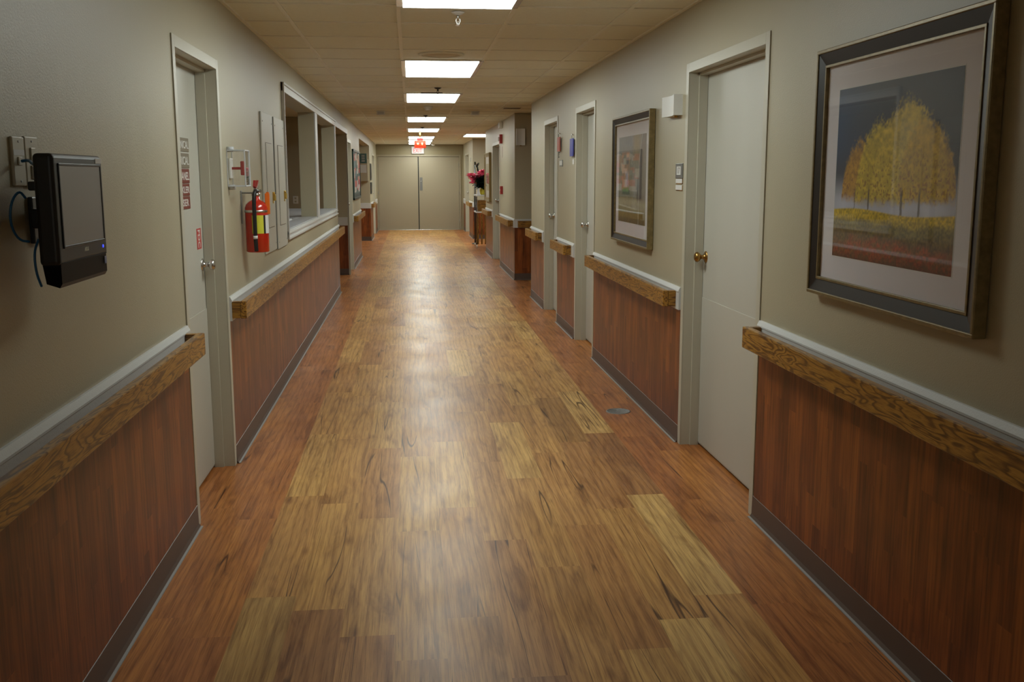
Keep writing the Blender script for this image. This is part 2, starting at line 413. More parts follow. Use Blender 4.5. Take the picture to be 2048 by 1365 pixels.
# ------------------------------------------------------------------ floor
def build_floor():
    rng = random.Random(11)
    edges = []
    for k in range(10): edges.append((-0.638 + .185 * k, -0.638 + .185 * (k + 1), 0))
    edges += [(-0.809, -0.638, 1), (-0.98, -0.809, 1), (1.212, 1.376, 1), (1.376, 1.54, 1)]
    x = 1.54
    while x < 5.2: edges.append((x, x + .185, 2)); x += .185
    x = -0.98
    while x > -3.9: edges.append((x - .185, x, 2)); x -= .185
    start = {0: 3.60, 1: 3.47, 2: 3.24, 3: 3.05, 4: 3.35, 5: 4.10, 6: 3.78, 7: 4.25, 8: 3.26, 9: 3.45}
    light = {(0, 2.4): 0.0, (9, 3.45): 0.02, (8, 2.06): 0.03, (6, 4.98): 0.10, (1, 2.27): 0.80, (2, 2.04): 0.68, (9, 4.65): .8, (9, 9.45): .05, (3, 2.9): .6}
    verts, faces, cols, uvs = [], [], [], []
    Lp = 1.2
    for ci, (xa, xb, fam) in enumerate(edges):
        s = start.get(ci, rng.random() * 1.2)
        k0 = -9
        y = s + k0 * Lp
        while y < 30.5:
            if fam == 0 or fam == 1 or True:
                tone = min(1, max(0, rng.gauss(0.44, 0.13)))
                if rng.random() < 0.05: tone = rng.random() * .2
                for (c_, yy), tt in light.items():
                    if c_ == ci and abs(yy - y) < 0.08: tone = tt
                red = 1.0 if fam else 0.0
                if fam == 2: red = 1.0 if (1.5 < xa < 1.6 or -1.2 < xa < -.97) else 0.6
                n = len(verts)
                verts += [(xa, y, 0), (xb, y, 0), (xb, y + Lp, 0), (xa, y + Lp, 0)]
                faces.append((n, n + 1, n + 2, n + 3))
                sd = rng.random()
                cols += [(tone, sd, red, 1)] * 4
                uvs += [(0, 0), (xb - xa, 0), (xb - xa, Lp), (0, Lp)]
            y += Lp
    me = bpy.data.meshes.new('floor'); me.from_pydata(verts, [], faces)
    ca = me.color_attributes.new('plank', 'FLOAT_COLOR', 'CORNER')
    ca.data.foreach_set('color', np.array(cols, dtype=np.float32).ravel())
    uv = me.uv_layers.new(name='plank'); uv.data.foreach_set('uv', np.array(uvs, dtype=np.float32).ravel())
    bm = bmesh.new(); bm.from_mesh(me)
    # slab under the boards gives the floor thickness
    r = bmesh.ops.create_cube(bm, size=1.0)
    for v in r['verts']: v.co = Vector((0.65 + v.co.x * 9.2, 12.0 + v.co.y * 37.0, -0.053 + v.co.z * 0.1))
    bm.to_mesh(me); bm.free()
    return struct(link_obj('floor', me, M_floor), 'wood-look plank floor, honey boards down the middle and red-brown boards along both walls', 'floor')
build_floor()

# ------------------------------------------------------------------ walls
def wall(name, label, boxes, mat=None):
    b = MB()
    for q in boxes: b.box(*q)
    return struct(b.build(name, mat or M_wall), label, 'wall')

HD = 2.20                                                # head of the hatch and side opening on the left
xl0, xl1 = XL - WT, XL
segs = []
def solid(y0, y1, z0=0.0, z1=H): segs.append((xl0, xl1, y0, y1, z0, z1))
g = 0.02
solid(Y0, 4.41 + g); solid(4.41 + g, 5.42 - g, 2.14 - g, H); solid(5.42 - g, 8.10)
solid(8.10, 13.70, 0, 1.13); solid(8.10, 16.10, HD, H); solid(10.67, 10.90, 1.13, HD); solid(13.40, 13.70, 1.13, HD)
solid(16.08 + g, 17.08 - g, 2.14 - g, H); solid(17.08 - g, 19.9); solid(19.9, 24.7, 2.28, H)
solid(24.7, 26.35 + g); solid(26.35 + g, 27.85 - g, 2.14 - g, H); solid(27.85 - g, Y1)
wall('wall_left', 'beige painted wall on the left with doors, hatches and openings', segs)
segs = []
def solid(y0, y1, z0=0.0, z1=H): segs.append((XR, XR + WT, y0, y1, z0, z1))
prev = Y0
for (a, bq, t) in D_R[:3]:
    solid(prev, a + g); solid(a + g, bq - g, t - g, H); prev = bq - g
solid(prev, 12.88)
prev = 14.97
for (a, bq, t) in D_R[3:4]:
    solid(prev, a + g); solid(a + g, bq - g, t - g, H); prev = bq - g
solid(prev, 20.8)
prev = 25.1
for (a, bq, t) in D_R[4:]:
    solid(prev, a + g); solid(a + g, bq - g, t - g, H); prev = bq - g
solid(prev, Y1)
wall('wall_right', 'beige painted wall on the right with doors and two side openings', segs)
# end wall with its double door opening
EY = 29.55
wall('wall_far', 'tan wall at the far end above the double doors', [(-1.3, -0.96, EY, EY + .15, 0, H), (1.44, 1.75, EY, EY + .15, 0, H), (-0.96, 1.44, EY, EY + .15, 2.16, H)], plain('tan_wall_paint', (0.27, 0.22, 0.125), .5))
wall('wall_near', 'plain wall behind the viewer', [(xl0, XR + WT, Y0 - .12, Y0, 0, H)])
# side spaces
wall('wall_left_room', 'dim room behind the hatches on the left', [(-3.7, -3.55, 7.8, 16.2, 0, H), (-3.55, xl0, 7.8, 7.95, 0, H), (-3.55, -1.15, 16.096, 16.22, 0, H), (-1.15, XL - .02, 16.096, 16.1295, 0, H)])
wall('wall_left_recess', 'recess on the left before the far doors', [(-2.7, -2.55, 19.8, 24.8, 0, H), (-2.55, xl0, 19.78, 19.9, 0, H), (-2.55, xl0 + .001, 24.7, 24.82, 0, H)])
wall('wall_right_corridor', 'side corridor turning off to the right', [(5.0, 5.12, 12.7, 15.2, 0, H), (XR + WT, 5.0, 12.74, 12.88, 0, H), (XR + WT - .001, 5.0, 14.97, 15.1, 0, H)])
wall('wall_right_recess', 'recess on the right behind the flowers', [(3.4, 3.52, 20.7, 25.2, 0, H), (XR + WT, 3.4, 20.66, 20.8, 0, H), (XR + WT - .001, 3.4, 25.1, 25.22, 0, H)])
# door cavities are closed by the leaves

# ------------------------------------------------------------------ ceiling
b = MB(); b.box(-3.9, 5.3, Y0 - .2, EY + .3, H + .006, H + .12)
struct(b.build('ceiling', M_ceil), 'suspended ceiling of warm off-white tiles', 'ceiling')
b = MB()
TX = [-0.69, -0.05, 0.59, 1.23]
for x in TX: b.box(x - .012, x + .012, Y0, EY, H + .0, H + .0075)
y = 5.66 - .64 * 18
while y < EY:
    b.box(XL, XR, y - .012, y + .012, H + .001, H + .0075)
    y += .64
for x in (1.87, 2.51, 3.15): b.box(x - .012, x + .012, 12.88, 14.97, H, H + .0075)
for x in (1.87, 2.51, 3.15): b.box(x - .012, x + .012, 20.8, 25.1, H, H + .0075)
for y in (13.34, 13.98, 14.62): b.box(XR, 5, y - .012, y + .012, H + .001, H + .0075)
for y in (21.02, 21.66, 22.30, 22.94, 23.58, 24.22, 24.86): b.box(XR, 3.4, y - .012, y + .012, H + .001, H + .0075)
struct(b.build('trim_ceiling_grid', M_tee), 'thin metal grid holding the ceiling tiles', 'ceiling grid')
# wall angle along both sides
b = MB()
for (a, c) in ((Y0, EY),): b.box(XL, XL + .02, a, c, H - .003, H + .006)
for (a, c) in ((Y0, 12.88), (14.97, 20.8), (25.1, EY)): b.box(XR - .02, XR, a, c, H - .003, H + .006)
struct(b.build('trim_wall_angle', M_tee), 'thin ceiling edge strip along the walls', 'trim')

# ------------------------------------------------------------------ ceiling lights
def ceiling_light(x0, x1, y0, y1, label):
    t = empty('ceiling_light', ((x0 + x1) / 2, (y0 + y1) / 2, H), label, 'ceiling light', None)
    f = MB(); e = .038
    f.box(x0, x0 + e, y0, y1, H - .006, H + .006, .002); f.box(x1 - e, x1, y0, y1, H - .006, H + .006, .002)
    f.box(x0, x1, y0, y0 + .016, H - .006, H + .006, .002); f.box(x0, x1, y1 - .016, y1, H - .006, H + .006, .002)
    f.build('frame', M_chrome, t)
    d = MB(); d.box(x0 + e - .001, x1 - e + .001, y0 + .014, y1 - .014, H - .011, H + .004)
    d.build('diffuser', M_panel, t)
    return t
LX0, LX1 = -0.06, 0.60
lights = [(-3.30, 'lit ceiling panel behind the viewer'), (4.38, 'glowing ceiling panel nearest the camera, cut by the top of the photo'),
          (8.22, 'glowing ceiling panel just beyond the round speaker grille'),
          (11.45, 'glowing ceiling panel just beyond the dark sprinkler with the side arm'),
          (15.90, 'glowing ceiling panel just beyond the round smoke detector'),
          (19.70, 'glowing ceiling panel right in front of the red lantern'),
          (23.60, 'glowing ceiling panel just behind the red lantern'),
          (25.80, 'glowing ceiling panel second from the double doors'),
          (27.93, 'glowing ceiling panel closest to the double doors')]
proto = None
for yy, lb in lights:
    if proto is None: proto = ceiling_light(LX0, LX1, yy, yy + 1.28, lb); py = yy; o = proto
    else: o = copy_tree(proto, (0, yy - py, 0))
    o['label'] = lb; o['group'] = 'lit panels down the middle of the ceiling'
ceiling_light(1.20, 1.86, 22.28, 23.56, 'glowing ceiling panel off to the right over the flowers')

# ------------------------------------------------------------------ doors in the side walls
trimn = [0]
def metal_frame(bmx, side, y0, y1, top):
    """frame: face on the wall, jamb and stop"""
    x = XL if side < 0 else XR
    s = 1 if side < 0 else -1                            # towards the corridor
    f0, f1 = x - s * 0.0, x + s * 0.006
    a, c = y0 + FW, y1 - FW
    for (ya, yb) in ((y0, a), (c, y1)): bmx.box(x + s * .0002, f1, ya, yb, 0, top, .0015)
    bmx.box(x + s * .0002, f1, a + .0005, c - .0005, top - FW, top, .0015)
    # jamb up to the stop
    for ya, yb in ((a - .03, a), (c, c + .03)):
        bmx.box(x - s * .155, x - s * .0, ya, yb, 0, top - FW + .001)
    bmx.box(x - s * .155, x - s * .0, a, c, top - FW, top - FW + .03)
    # stop
    for ya, yb in ((a, a + .014), (c - .014, c)):
        bmx.box(x - s * .100, x - s * .052, ya, yb, 0, top - FW)
    bmx.box(x - s * .100, x - s * .052, a, c, top - FW - .014, top - FW)
    return a, c

def side_door(num, side, y0, y1, top, knob_end, knob_mat, label, kick=True, knob_y=None):
    x = XL if side < 0 else XR
    s = 1 if side < 0 else -1
    t = empty('door_%d' % num, (x, (y0 + y1) / 2, 0), label, 'door', None, 'structure')
    b = MB(); a, c = metal_frame(b, side, y0, y1, top); b.build('door_frame', M_case, t)
    b = MB(); b.box(x - s * .102, x - s * .145, a + .004, c - .004, .012, top - FW - .004, .002)
    b.build('door_leaf', M_door, t)
    xf = x - s * .102
    if kick:
        b = MB(); b.box(xf, xf + s * .003, a + .016, c - .016, .02, .868, .0014); b.build('kick_plate', M_door, t)
    ky = (c - .062) if knob_end > 0 else (a + .062)
    if knob_y: ky = knob_y
    kz = 1.10
    b = MB()
    b.lathe((xf, ky, kz), (s, 0, 0), [(0, .033), (.004, .033), (.007, .028), (.009, .013), (.028, .011), (.034, .016), (.040, .024), (.050, .0285), (.060, .026), (.066, .017), (.068, 0)], 28)
    b.build('door_knob', knob_mat, t)
    return t
side_door(1, -1, *D_L[0], 1, M_chrome, 'cream door on the left with maroon room signs and a steel knob')
side_door(2, 1, *D_R[0], 1, M_brass, 'wide cream door nearest on the right with a brass knob')
side_door(3, 1, *D_R[1], 1, M_chrome, 'cream door on the right beside the blue tag, with a steel knob')
side_door(4, 1, *D_R[2], 1, M_chrome, 'cream door on the right just before the side corridor')
side_door(5, -1, *D_L[1], 1, M_chrome, 'narrow seen door on the left just past the side opening')
side_door(6, 1, *D_R[3], 1, M_chrome, 'door on the right beside the gold picture frame')
side_door(7, -1, *D_L[2], 1, M_chrome, 'last door on the left before the double doors')
side_door(8, 1, *D_R[4], 1, M_chrome, 'last door on the right before the double doors')

# far double doors
t = empty('door_9', (.24, EY, 0), 'closed pair of tan double doors at the end of the corridor', 'door', None, 'structure')
b = MB(); b.box(-.98, -.935, EY - .02, EY + .1, 0, 2.165, .003); b.box(1.415, 1.46, EY - .02, EY + .1, 0, 2.165, .003); b.box(-.98, 1.46, EY - .021, EY + .1, 2.12, 2.165, .003)
b.build('door_frame', M_tan, t)
b = MB(); b.box(-.93, .222, EY + .005, EY + .05, .012, 2.115, .003); b.build('door_leaf', M_tan, t)
b = MB(); b.box(.236, 1.41, EY + .005, EY + .05, .012, 2.115, .003); rl = b.build('door_leaf', M_tan, t)
b = MB(); b.box(.215, .243, EY - .003, EY + .006, .012, 2.11); b.build('astragal', M_dark, t)
b = MB(); b.box(-.93, 1.41, EY - .03, EY + .08, 0, .012, .003); b.build('door_light_strip', M_chrome, t)  # added metal strip, stands in for the light showing under the doors
pp = MB(); pp.box(.262, .345, EY - .004, EY + .006, 1.14, 1.52, .002); ppo = pp.build('push_plate', plain('dull_steel', (.17, .165, .155), .45, metal=.3), rl)
b = MB(); b.lathe((.304, EY - .004, 1.40), (0, -1, 0), [(0, .014), (.006, .012), (.008, 0)], 16); b.build('lock_cylinder', M_chrome, rl)
for z in (.24, 1.05, 1.85):
    for x in (-.935, 1.415):
        b = MB(); b.cyl((x, EY - .008, z - .055), (x, EY - .008, z + .055), .009); b.build('hinge', M_grey, t)
b = MB(); b.box(-.94, 1.42, EY + .1, EY + .14, 0, 2.14); struct(b.build('wall_behind_doors', M_tan), 'closing board behind the double doors')

# ------------------------------------------------------------------ trims: wainscot, chair rail, base
def tnum(): trimn[0] += 1; return trimn[0]
CR0, CR1 = .785, .915
def wainscot_side(side, y0, y1, label, ret0=False):
    x = XL if side < 0 else XR; s = 1 if side < 0 else -1
    b = MB(); b.box(x - s * .001, x + s * .004, y0, y1, .095, CR0 + .01); struct(b.build('trim_%d' % tnum(), M_wY), 'red-brown stave wall panel ' + label, 'wall panel')
    b = MB(); b.prism([(x - s * .001, y0, CR0), (x + s * .016, y0, CR0), (x + s * .016, y0, CR1 - .030), (x + s * .019, y0, CR1 - .027), (x + s * .019, y0, CR1 - .020), (x + s * .009, y0, CR1), (x - s * .001, y0, CR1)], (0, y1 - y0, 0))
    struct(b.build('trim_%d' % tnum(), M_trim), 'white chair rail board ' + label, 'chair rail')
base = {-1: MB(), 1: MB()}
def baseboard_side(side, y0, y1):
    x = XL if side < 0 else XR; s = 1 if side < 0 else -1
    b = base[side]
    b.prism([(x - s * .001, y0, 0), (x + s * .018, y0, 0), (x + s * .008, y0, .016), (x + s * .006, y0, .100), (x - s * .001, y0, .104)], (0, y1 - y0, 0), 0)
    b.box(x + s * .010, x + s * .026, y0, y1, 0, .004, 0, 1)

# oak handrail: board, returns that go back to the wall, steel brackets below
def handrail(side, y0, y1, label, end0=True, end1=True, nb=2):
    x = XL if side < 0 else XR; s = 1 if side < 0 else -1
    fx = x + s * .092; bx = x + s * .060; cx = x + s * .016
    t = empty('handrail', (x, (y0 + y1) / 2, .80), label, 'handrail')
    b = MB(); b.box(bx, fx, y0, y1, .798, .892, .004); b.build('rail', M_oakY, t)
    if end0:
        b = MB(); b.box(cx, bx - s * .0005, y0, y0 + .034, .800, .891, .003); b.build('end_return', M_oakX, t)
    if end1:
        b = MB(); b.box(cx, bx - s * .0005, y1 - .034, y1, .800, .891, .003); b.build('end_return', M_oakX, t)
    for k in range(nb):
        yy = y0 + (y1 - y0) * ((k + .5) / nb) if nb > 1 else (y0 + y1) / 2
        b = MB(); b.box(cx, bx + s * .004, yy - .012, yy + .012, .802, .812, .002); b.box(cx, cx + s * .005, yy - .012, yy + .012, .802, .86, .001)
        b.build('bracket', M_chrome, t)
    return t

wainscot_side(-1, Y0, 4.40, 'nearest on the left')
wainscot_side(-1, 5.43, 13.70, 'on the left under the hatches')
wainscot_side(-1, 17.09, 19.90, 'on the left under the notice board')
wainscot_side(-1, 24.70, 26.34, 'on the left before the last door')
wainscot_side(-1, 27.86, EY - .03, 'on the left beside the double doors')
wainscot_side(1, Y0, 4.27, 'nearest on the right under the tree picture')
wainscot_side(1, 5.60, 8.37, 'on the right under the second picture')
wainscot_side(1, 9.40, 10.53, 'on the right between two doors')
wainscot_side(1, 11.62, 12.88, 'on the right before the side corridor')
wainscot_side(1, 14.97, 17.44, 'on the right after the side corridor')
wainscot_side(1, 19.01, 20.80, 'on the right under the gold frame')
wainscot_side(1, 25.10, 26.74, 'far right before the last door')
wainscot_side(1, 28.56, EY - .03, 'far right beside the double doors')
for a, c in ((Y0, 4.41), (5.42, 13.70), (17.08, 19.9), (24.7, 26.35), (27.85, EY - .03)): baseboard_side(-1, a, c)
for a, c in ((Y0, 4.28), (5.59, 8.38), (9.39, 10.54), (11.61, 12.88), (14.97, 17.45), (19.0, 20.8), (25.1, 26.75), (28.55, EY - .03)): baseboard_side(1, a, c)
def baseboard_across(b, x0, x1, y): b.prism([(x0, y + .001, 0), (x0, y - .018, 0), (x0, y - .008, .016), (x0, y - .006, .100), (x0, y + .001, .104)], (x1 - x0, 0, 0), 0)
def across(y, x0, x1, label, left, post=True):
    b = MB(); b.box(x0, x1, y - .004, y + .001, .095, CR0 + .01); struct(b.build('trim_%d' % tnum(), M_wX), 'red-brown stave wall panel ' + label, 'wall panel')
    b = MB(); b.box(x0, x1, y - .016, y + .001, CR0, CR1, .003); struct(b.build('trim_%d' % tnum(), M_trim), 'white chair rail board ' + label, 'chair rail')
across(16.096, -3.55, XL - .022, 'on the wall behind the hatches', True)
across(24.70, -2.55, XL - .001, 'at the back of the left recess', True)
across(14.97, XR + .001, 5.0, 'in the side corridor on the right', False)
across(25.10, XR + .001, 3.4, 'at the back of the right recess', False)
baseboard_across(base[-1], -3.55, XL - .022, 16.096); baseboard_across(base[-1], -2.55, XL, 24.7)
baseboard_across(base[1], XR, 5.0, 14.97); baseboard_across(base[1], XR, 3.4, 25.1)
struct(base[-1].build('baseboard_left', [M_base, M_seal]), 'dark brown vinyl baseboard along the left wall', 'baseboard')
struct(base[1].build('baseboard_right', [M_base, M_seal]), 'dark brown vinyl baseboard along the right wall', 'baseboard')

handrail(-1, -2.8, 4.335, 'oak handrail nearest on the left, below the touch screen', nb=3, end0=False)
handrail(-1, 5.43, 13.62, 'long oak handrail below the fire extinguisher and hatches', nb=4)
handrail(-1, 17.15, 19.80, 'short oak handrail below the notice board')
handrail(-1, 24.80, 26.25, 'short oak handrail on the left close to the double doors')
handrail(1, -2.8, 4.25, 'oak handrail nearest on the right, below the tree picture', nb=3, end0=False)
handrail(1, 5.66, 8.34, 'oak handrail below the second picture on the right')
handrail(1, 9.53, 10.47, 'short oak handrail between the two doors with red and blue tags')
handrail(1, 11.72, 12.80, 'short oak handrail at the wall corner before the side corridor')
handrail(1, 15.10, 17.40, 'oak handrail on the right below the red fire alarm pull')
handrail(1, 19.15, 20.75, 'oak handrail on the right below the gold picture frame')
handrail(1, 25.25, 26.70, 'short oak handrail on the far right before the last door')
t = empty('handrail', (2.5, 14.97, .80), 'dark oak handrail across the back wall of the side corridor', 'handrail')
b = MB(); b.box(1.58, 4.2, 14.97 - .092, 14.97 - .060, .798, .892, .004); b.build('rail', M_oakX, t)
b = MB(); b.box(1.58, 1.614, 14.97 - .0605, 14.97 - .016, .800, .891, .003); b.build('end_return', M_oakY, t)

# ------------------------------------------------------------------ hatches on the left
for num, (a, c) in ((1, (8.10, 10.67)), (2, (10.90, 13.40))):
    t = empty('window_%d' % num, (XL, (a + c) / 2, 1.13), 'open hatch %s in the left wall' % ('nearer the camera' if num == 1 else 'farther from the camera'), 'hatch', None, 'structure')
    b = MB()
    f = .07
    ya = a - f if num == 1 else a - .115; yb = c + .115 if num == 1 else c + f
    if num == 1: b.box(XL, XL + .016, a - f, a, 1.06, HD + .07, .003)
    else: b.box(XL, XL + .016, c, c + f, 1.06, HD + .07, .003)
    b.box(XL, XL + .016, a - (f if num == 1 else .115), c + (f if num == 2 else .115) , HD, HD + .07, .003)
    b.box(XL, XL + .016, a - (f if num == 1 else .115), c + (f if num == 2 else .115) , 1.06, 1.13, .003)
    if num == 2: b.box(XL, XL + .014, 10.67, 10.90, 1.13, HD, .003)
    # outer raised bead
    b.box(XL + .016, XL + .026, ya, yb, HD + .052, HD + .07, .002); b.box(XL + .016, XL + .026, ya, yb, 1.06, 1.078, .002)
    b.box(XL + .016, XL + .022, ya, yb, 1.10, 1.118, .002)
    if num == 1: b.box(XL + .016, XL + .026, a - f, a - f + .018, 1.078, HD + .052, .002)
    b.build('window_frame', M_trim, t)
    b = MB(); b.box(xl0 - .002, XL + .002, a, c, 1.13, 1.139, .002)
    b.build('window_sill', M_counter, t)
b = MB(); b.box(XL - .0, XL + .016, 13.47, 16.08, HD, HD + .07, .003); struct(b.build('trim_opening', M_trim), 'white head trim over the left side opening', 'trim')
t = empty('counter', (-1.45, 10.8, 0), 'pale counter inside the room behind the hatches', 'counter')
b = MB(); b.box(-1.72, xl0 - .004, 8.0, 13.4, 1.10, 1.14, .004); b.build('worktop', M_counter, t)
b = MB(); b.box(-1.66, xl0 - .02, 8.05, 13.35, 0.0, 1.10); b.build('cabinet_body', M_tan, t)
# stuff on the counter seen through the near hatch
b = MB(); b.box(-1.42, -1.22, 9.05, 9.35, 1.1405, 1.185, .006); b.box(-1.40, -1.24, 9.07, 9.33, 1.185, 1.20, .004)
tag(b.build('document_tray', M_black), 'dark tray on the counter inside the near hatch', 'tray')
b = MB(); b.box(-1.36, -1.14, 9.55, 9.83, 1.1405, 1.146); b.box(-1.34, -1.15, 9.60, 9.88, 1.146, 1.150)
tag(b.build('paper_stack', M_paper), 'loose white papers on the counter inside the near hatch', 'papers')
t = empty('wall_outlet', (-1.80, 16.10, 1.2), 'white wall plate seen through the near hatch', 'wall plate')
b = MB(); b.box(-1.84, -1.76, 16.085, 16.1, 1.13, 1.25, .003); b.build('plate', M_white, t)
b = MB(); b.box(-1.815, -1.785, 16.08, 16.086, 1.15, 1.18, .002); b.build('socket', M_plate, t)
b = MB(); b.box(-1.815, -1.785, 16.08, 16.086, 1.20, 1.23, .002); b.build('socket', M_plate, t)

# ------------------------------------------------------------------ framed pictures
def grid_art(name, x, yl, yr, z0, z1, fn, nx, nz, parent, s):
    """flat print; u runs left to right for someone facing it"""
    verts = []; cols = []
    us = np.linspace(0, 1, nx + 1); vs = np.linspace(0, 1, nz + 1)
    U, V = np.meshgrid(us, vs)
    col = fn(U, V)
    for j in range(nz + 1):
        for i in range(nx + 1): verts.append((x, yl + (yr - yl) * us[i], z0 + (z1 - z0) * vs[j]))
    faces = []
    for j in range(nz):
        for i in range(nx):
            q = j * (nx + 1) + i; faces.append((q, q + 1, q + nx + 2, q + nx + 1))
    me = bpy.data.meshes.new(name); me.from_pydata(verts, [], faces)
    ca = me.color_attributes.new('ink', 'FLOAT_COLOR', 'POINT')
    a = np.ones(((nx + 1) * (nz + 1), 4), dtype=np.float32); a[:, :3] = col.reshape(-1, 3)
    ca.data.foreach_set('color', a.ravel())
    return link_obj(name, me, attr_material(name + '_ink', 'ink', .6), parent)

def vnoise(U, V, fx, fy, seed, octv=3):
    r = np.random.RandomState(seed); out = np.zeros_like(U); amp = 1; tot = 0
    for o in range(octv):
        nx, ny = int(fx * 2 ** o) + 2, int(fy * 2 ** o) + 2
        G = r.rand(ny + 1, nx + 1)
        x = U * (nx - 1); y = V * (ny - 1); xi = x.astype(int); yi = y.astype(int); xf = x - xi; yf = y - yi
        xf = xf * xf * (3 - 2 * xf); yf = yf * yf * (3 - 2 * yf)
        out += amp * ((G[yi, xi] * (1 - xf) + G[yi, xi + 1] * xf) * (1 - yf) + (G[yi + 1, xi] * (1 - xf) + G[yi + 1, xi + 1] * xf) * yf)
        tot += amp; amp *= .5
    return out / tot

def lerp(a, b, t): return a * (1 - t[..., None]) + np.array(b) * t[..., None]
def sst(a, b, x): t = np.clip((x - a) / (b - a), 0, 1); return t * t * (3 - 2 * t)

def tree_art(U, V):
    n1 = vnoise(U, V, 5, 4, 1); n2 = vnoise(U, V, 40, 40, 2); n3 = vnoise(U, V, 110, 90, 3, 1); n4 = vnoise(U, V, 9, 9, 4)
    c = np.zeros(U.shape + (3,)); c[:] = (0.045, 0.047, 0.056)
    c = lerp(c, (0.020, 0.050, 0.125), sst(.5, 0, U) * sst(.35, .75, V) * .9 * (n1 + .35))
    c = lerp(c, (0.62, 0.64, 0.76), sst(.52, .30, V) * (.65 + .5 * n1))
    # leaf masses
    def dome(cx, w, z0, z1, sh):
        d = np.abs((U - cx) / w); top = z0 + (z1 - z0) * np.sqrt(np.clip(1 - d ** 2, 0, 1)) ** sh
        edge = (top - V) + (n3 - .5) * .05 + (n2 - .5) * .05 + (n4 - .5) * .03
        return sst(-.05, .035, edge) * sst(z0 - .035, z0 + .03, V + (n2 - .5) * .04) * (d < 1)
    m_all = np.zeros_like(U)
    for cx, w, z0, z1, colr in ((.24, .17, .355, .67, (.52, .27, .010)), (.82, .175, .37, .71, (.50, .30, .014)), (.42, .22, .34, .77, (.60, .44, .022)), (.62, .27, .37, .86, (.64, .47, .045)), (.76, .19, .36, .76, (.56, .36, .022))):
        m = dome(cx, w, z0, z1, 1.1)
        cc = np.zeros(U.shape + (3,)); cc[:] = colr
        cc = cc * (0.62 + .85 * n2)[..., None]
        cc = lerp(cc, (.26, .09, .010), sst(.62, .8, n3) * .7 * sst(.75, .4, V))
        c = c * (1 - (m * .93)[..., None]) + cc * (m * .93)[..., None]; m_all = np.maximum(m_all, m)
    for cx, w in ((.328, .008), (.608, .011), (.745, .009), (.20, .004)):
        m = sst(w, w * .6, np.abs(U - cx + (n2 - .5) * .006)) * sst(.45, .38, V) * sst(.255, .27, V); c = lerp(c, (.075, .05, .04), m * .85)
    hz = .285 + .012 * np.sin(U * 7)
    g = sst(hz + .006, hz - .004, V)
    f = np.zeros(U.shape + (3,)); f[:] = (.60, .42, .012)
    f = lerp(f, (.22, .17, .028), sst(.255, .20, V + (n4 - .5) * .06))
    f = lerp(f, (.15, .075, .020), sst(.20, .13, V + (n4 - .5) * .06))
    f = lerp(f, (.36, .055, .010), sst(.15, .08, V + (n4 - .5) * .10) * (.35 + .65 * sst(.35, .65, n2)))
    f = f * (.60 + .85 * n3)[..., None]
    f = lerp(f, (.035, .022, .015), sst(.09, -.02, V) * .7)
    return c * (1 - g[..., None]) + f * g[..., None]

def abstract_art(U, V):
    n1 = vnoise(U, V, 5, 5, 21); n2 = vnoise(U, V, 30, 30, 22); n4 = vnoise(U, V, 12, 12, 24)
    c = np.zeros(U.shape + (3,)); c[:] = (.17, .145, .085)
    c = lerp(c, (.14, .14, .145), sst(.72, .92, V) * sst(.75, .45, U))
    c = lerp(c, (.22, .15, .05), sst(.2, .02, np.abs(U - .66)) * sst(.5, .8, V) * .8)
    c = lerp(c, (.33, .30, .27), sst(.14, .02, np.abs(U - .62 + (n4 - .5) * .2)) * sst(.7, .5, V) * .6)
    m = (sst(.17, .12, np.abs(U - .27 + (n2 - .5) * .05)) * sst(.36, .40, V) * sst(.84, .80, V)); c = lerp(c, (.40, .18, .07), m * (.25 + .9 * n2))
    m = (sst(.08, .05, np.abs(U - .32 + (n4 - .5) * .1)) * sst(.40, .45, V) * sst(.62, .55, V)); c = lerp(c, (.40, .36, .42), m * .8)
    m = sst(.14, .12, np.abs(U - .26)) * sst(.05, .03, np.abs(V - .72)); c = lerp(c, (.05, .05, .045), m * .8)
    m = sst(.06, .05, np.abs(U - .24)) * sst(.06, .05, np.abs(V - .73)); c = lerp(c, (.16, .16, .11), m * .9)
    m = sst(.16, .13, np.abs(U - .29)) * sst(.03, .02, np.abs(V - .35)); c = lerp(c, (.04, .055, .02), m * .9)
    m = sst(.14, .10, np.abs(U - .27)) * sst(.03, .02, np.abs(V - .385)); c = lerp(c, (.12, .22, .04), m * .8)
    c = lerp(c, (.26, .23, .12), sst(.19, .23, V) * sst(.33, .26, V) * .5)
    hz = .20 - .05 * U
    c = lerp(c, (.11, .085, .018), sst(hz + .01, hz - .01, V)); c = lerp(c, (.055, .038, .014), sst(.10, .0, V) * .7)
    line = np.abs(V - hz); c = lerp(c, (.42, .40, .30), sst(.012, .004, line) * sst(.75, .6, U))
    dk = sst(.74, .78, U + .06 * np.sin(V * 5)); c = lerp(c, (.075, .052, .045), dk * sst(.2, .3, V) * .92)
    ln = np.abs(U - (.76 + .10 * (V - .5) ** 2 * 4 * sst(.5, .9, V))); c = lerp(c, (.42, .40, .33), sst(.012, .005, ln) * .8)
    return np.clip(c * c.mean(-1, keepdims=True) ** -.25 * .8, 0, .9) * (.75 + .5 * n2)[..., None] * 1.15

